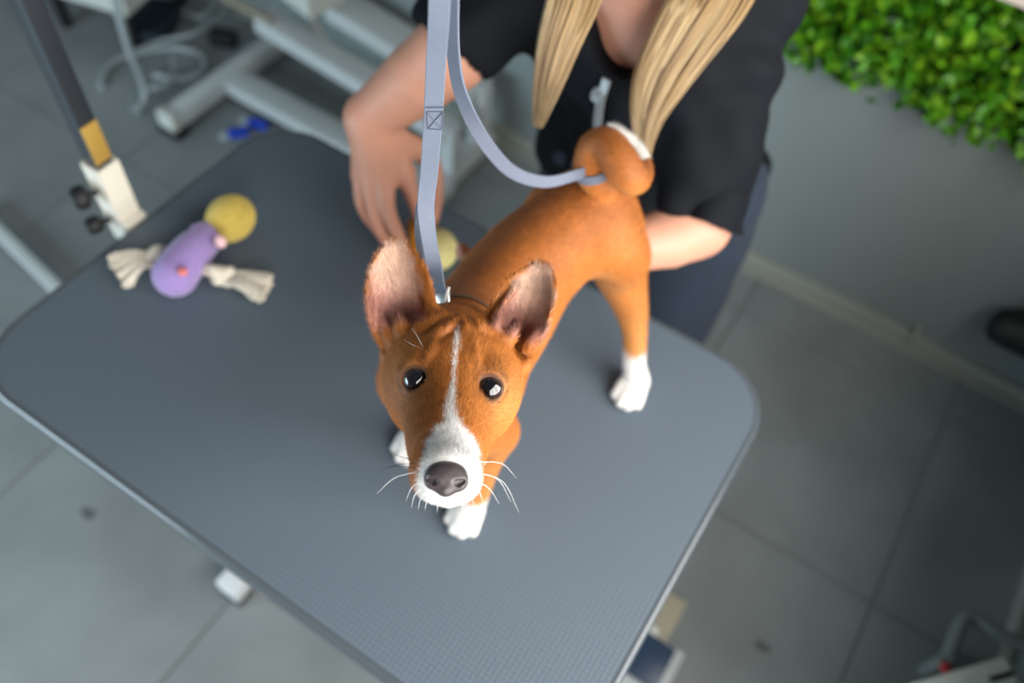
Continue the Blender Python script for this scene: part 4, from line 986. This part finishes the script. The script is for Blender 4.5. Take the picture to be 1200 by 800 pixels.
# collar band round the neck under the ears
cc = QD(534, 392, .735); na = QD(533, 425, .685) - T(.166, -.065, .300); na /= np.linalg.norm(na)
e1 = np.cross(na, CR); e1 /= np.linalg.norm(e1); e2 = np.cross(na, e1); ring, wds = [], []
for i in range(25):
    a = 2 * PI * i / 24; d_ = e1 * math.cos(a) + e2 * math.sin(a); t = np.linspace(.02, .09, 140); vals = dog.at(cc + d_ * t[:, None]); j = np.argmax(vals > .0022)
    ring.append(cc + d_ * t[j]); wds.append(na)
ribbon('collar_band', ring, wds, .012, .0016, mat('brown_collar', lin(92, 66, 46), 0.6), strap, 2)
# slack strap running back to the rump
bel = thing('hip_strap', 'slack grey blue strap sagging from above to the base of the tail', 'strap', QD(690, 203, .88))
pts = [wp([.198, -.077, H + .799]), QD(531, -60, .49), QD(529, 0, .535), QD(531, 60, .590), QD(541, 112, .640), QD(566, 163, .715), QD(600, 201, .785), QD(640, 213, .835), QD(678, 204, .866), QD(703, 196, .880)]
wd = [CR * .5 - CF, CR * .4 - CF, CR * .35 - CF, CR * .35 - CF, CR * .45 - CF * .9, CR * .2 + CU * .35 - CF, CU * .5 - CF * .95, CU * .75 - CF * .8, CU * .8 - CF * .7, CU * .8 - CF * .7]
ribbon('webbing', pts, wd, .0125, .0022, M_strap, bel, 6)
# loop round the tail root
tr = QD(694, 196, .886); ring, wds = [], []
tax = QD(697, 174, .865) - QD(704, 216, .905); tax /= np.linalg.norm(tax); e1 = np.cross(tax, CR); e1 /= np.linalg.norm(e1); e2 = np.cross(tax, e1)
for i in range(17):
    a = 2 * PI * i / 16; ring.append(tr + (e1 * math.cos(a) + e2 * math.sin(a)) * .0205); wds.append(tax)
ribbon('tail_loop', ring, wds, .012, .0016, M_strap, bel, 2)

# ================================================================ toys
M_lil = mat('lilac_plush', lin(146, 124, 182), 0.9, noise=(120, 0.08), bump=(400, 0.4, 0.0015), sheen=0.4)
M_yel = mat('yellow_plush', lin(186, 162, 72), 0.85, noise=(60, 0.1), bump=(400, 0.3, 0.001), sheen=0.3)
M_rope = mat('cream_cotton_rope', lin(216, 208, 192), 0.9, noise=(150, 0.12))
M_pnk = mat('pink_felt', lin(232, 190, 196), 0.9); M_cor = mat('coral_felt', lin(226, 128, 120), 0.85)
toy = thing('plush_toy', 'lilac plush toy with ribbed yellow ball and cream rope tassels', 'toy', QZ(222, 305, 0))
s = Sdf(); bp0, bp1 = QZ(205, 322, .031), QZ(243, 277, .0275)
s.chain([bp0, (bp0 + bp1) / 2 + [0, 0, .004], bp1], [.0300, .0275, .022], sm=3)
sdf_obj('toy_body', s, np.minimum(bp0, bp1) - .04, np.maximum(bp0, bp1) + .04, .002, M_lil, toy, 1)
s = Sdf(); e = QZ(232, 270, .045); s.ell(e, (.012, .010, .008), k=.004); sdf_obj('toy_ear', s, e - .02, e + .02, .0015, M_lil, toy)
# ribbed ball
bc = QZ(270, 256, .036); ax = wp([.25, .55, .35]); ax /= np.linalg.norm(ax); V, F = [], []; nu, nv = 112, 30
for i in range(nv + 1):
    th = PI * i / nv
    for j in range(nu):
        ph = 2 * PI * j / nu + .5 * math.cos(th); rr_ = .0315 * (1 + .035 * math.cos(22 * ph) * math.sin(th) ** .7); V.append((rr_ * math.sin(th) * math.cos(ph), rr_ * math.sin(th) * math.sin(ph), rr_ * 1.16 * math.cos(th)))
for i in range(nv):
    for j in range(nu): F.append((i * nu + j, (i + 1) * nu + j, (i + 1) * nu + (j + 1) % nu, i * nu + (j + 1) % nu))
ob = link('ribbed_ball', fast_mesh('ribbed_ball', place(V, bc, ax), np.array(F)), toy, M_yel, True)
for u, v, z, r, m, nm in ((258, 283, .052, (.009, .0075, .010), M_pnk, 'felt_bow'), (214, 318, .0585, (.0075, .0065, .004), M_cor, 'felt_nose')):
    s = Sdf(); e = QZ(u, v, z); s.ell(e, r); sdf_obj(nm, s, e - .015, e + .015, .0011, m, toy)
def tassel(root, knot, end, spread, seed, n=95):
    rr = np.random.default_rng(seed); root, knot, end = [np.asarray(q) for q in (root, knot, end)]
    tube('rope', [root, (root + knot) / 2 + [0, 0, .003], knot], [.0075, .0085, .0085], M_rope, toy, 10, 4)
    s = Sdf(); d_ = (end - knot); d_ /= np.linalg.norm(d_)
    s.chain([knot - d_ * .006 + [0, 0, .003], knot + d_ * .006 + [0, 0, -.002]], [.0125, .0125]); s.chain([knot + [.004, .008, .004], knot + [-.004, -.008, 0]], [.0095, .0095], k=.003)
    sdf_obj('rope_knot', s, knot - .03, knot + .03, .0018, M_rope, toy)
    sdv = np.cross([0, 0, 1], d_); VV, FF, nb = [], [], 0
    for i in range(n):
        a = rr.uniform(-1, 1); zz = rr.uniform(.002, .030); l = rr.uniform(.82, 1.08)
        e_ = knot + (end - knot) * l + sdv * a * spread; e_[2] = H + .0045 + zz * .7
        P = catmull([knot + sdv * a * .008, knot * .5 + e_ * .5 + sdv * rr.normal(0, .003) + [0, 0, .005], e_], 4)
        v, f = tube_arrays(P, np.linspace(.0026, .0036, len(P)), 6, False); VV.append(v); FF.append(f[0] + nb); nb += len(v)
    o = link('tassel', fast_mesh('tassel', np.vstack(VV), np.vstack(FF)), toy, M_rope, True); tag(o, 'loose cream strands', None, None, 'stuff')
tassel(QZ(196, 304, .022), QZ(181, 301, .016), QZ(140, 322, .012), .028, 5)
tassel(QZ(240, 315, .022), QZ(262, 324, .016), QZ(311, 340, .012), .022, 6)
tube('rope_turn', [QZ(236, 314, .022), QZ(250, 318, .030), QZ(258, 326, .022)], [.009, .0095, .008], M_rope, toy, 10, 4)

toy2 = thing('ball_toy', 'cream and orange soft toy under the groomer hand', 'toy', QZ(508, 300, 0))
M_crm = mat('pale_yellow_plush', lin(216, 206, 140), 0.85, noise=(90, 0.1), bump=(400, 0.3, 0.001)); M_or = mat('orange_fringe', lin(222, 150, 40), 0.8)
bc = QZ(512, 292, .030); V, F = [], []; nu, nv = 72, 24
for i in range(nv + 1):
    th = PI * i / nv
    for j in range(nu):
        ph = 2 * PI * j / nu; rr_ = .030 * (1 + .02 * math.cos(18 * ph) * math.sin(th)); V.append((rr_ * math.sin(th) * math.cos(ph), rr_ * math.sin(th) * math.sin(ph), rr_ * math.cos(th)))
for i in range(nv):
    for j in range(nu): F.append((i * nu + j, (i + 1) * nu + j, (i + 1) * nu + (j + 1) % nu, i * nu + (j + 1) % nu))
link('soft_ball', fast_mesh('soft_ball', place(V, bc, (.8, .5, .2)), np.array(F)), toy2, M_crm, True)
VV, FF, nb = [], [], 0; rr = np.random.default_rng(8)
for i in range(46):
    a = rr.uniform(0, 2 * PI); o0 = QZ(487, 262, .046) + [0.010 * math.cos(a), .010 * math.sin(a), 0]; e_ = QZ(491 + rr.uniform(-10, 12), 291 + rr.uniform(-8, 6), rr.uniform(.034, .058))
    P = catmull([o0, (o0 + e_) / 2 + [0, 0, .010], e_], 4); v, f = tube_arrays(P, np.linspace(.0030, .0014, len(P)), 6, False); VV.append(v); FF.append(f[0] + nb); nb += len(v)
tag(link('fringe', fast_mesh('fringe', np.vstack(VV), np.vstack(FF)), toy2, M_or, True), 'orange yarn fringe', None, None, 'stuff')
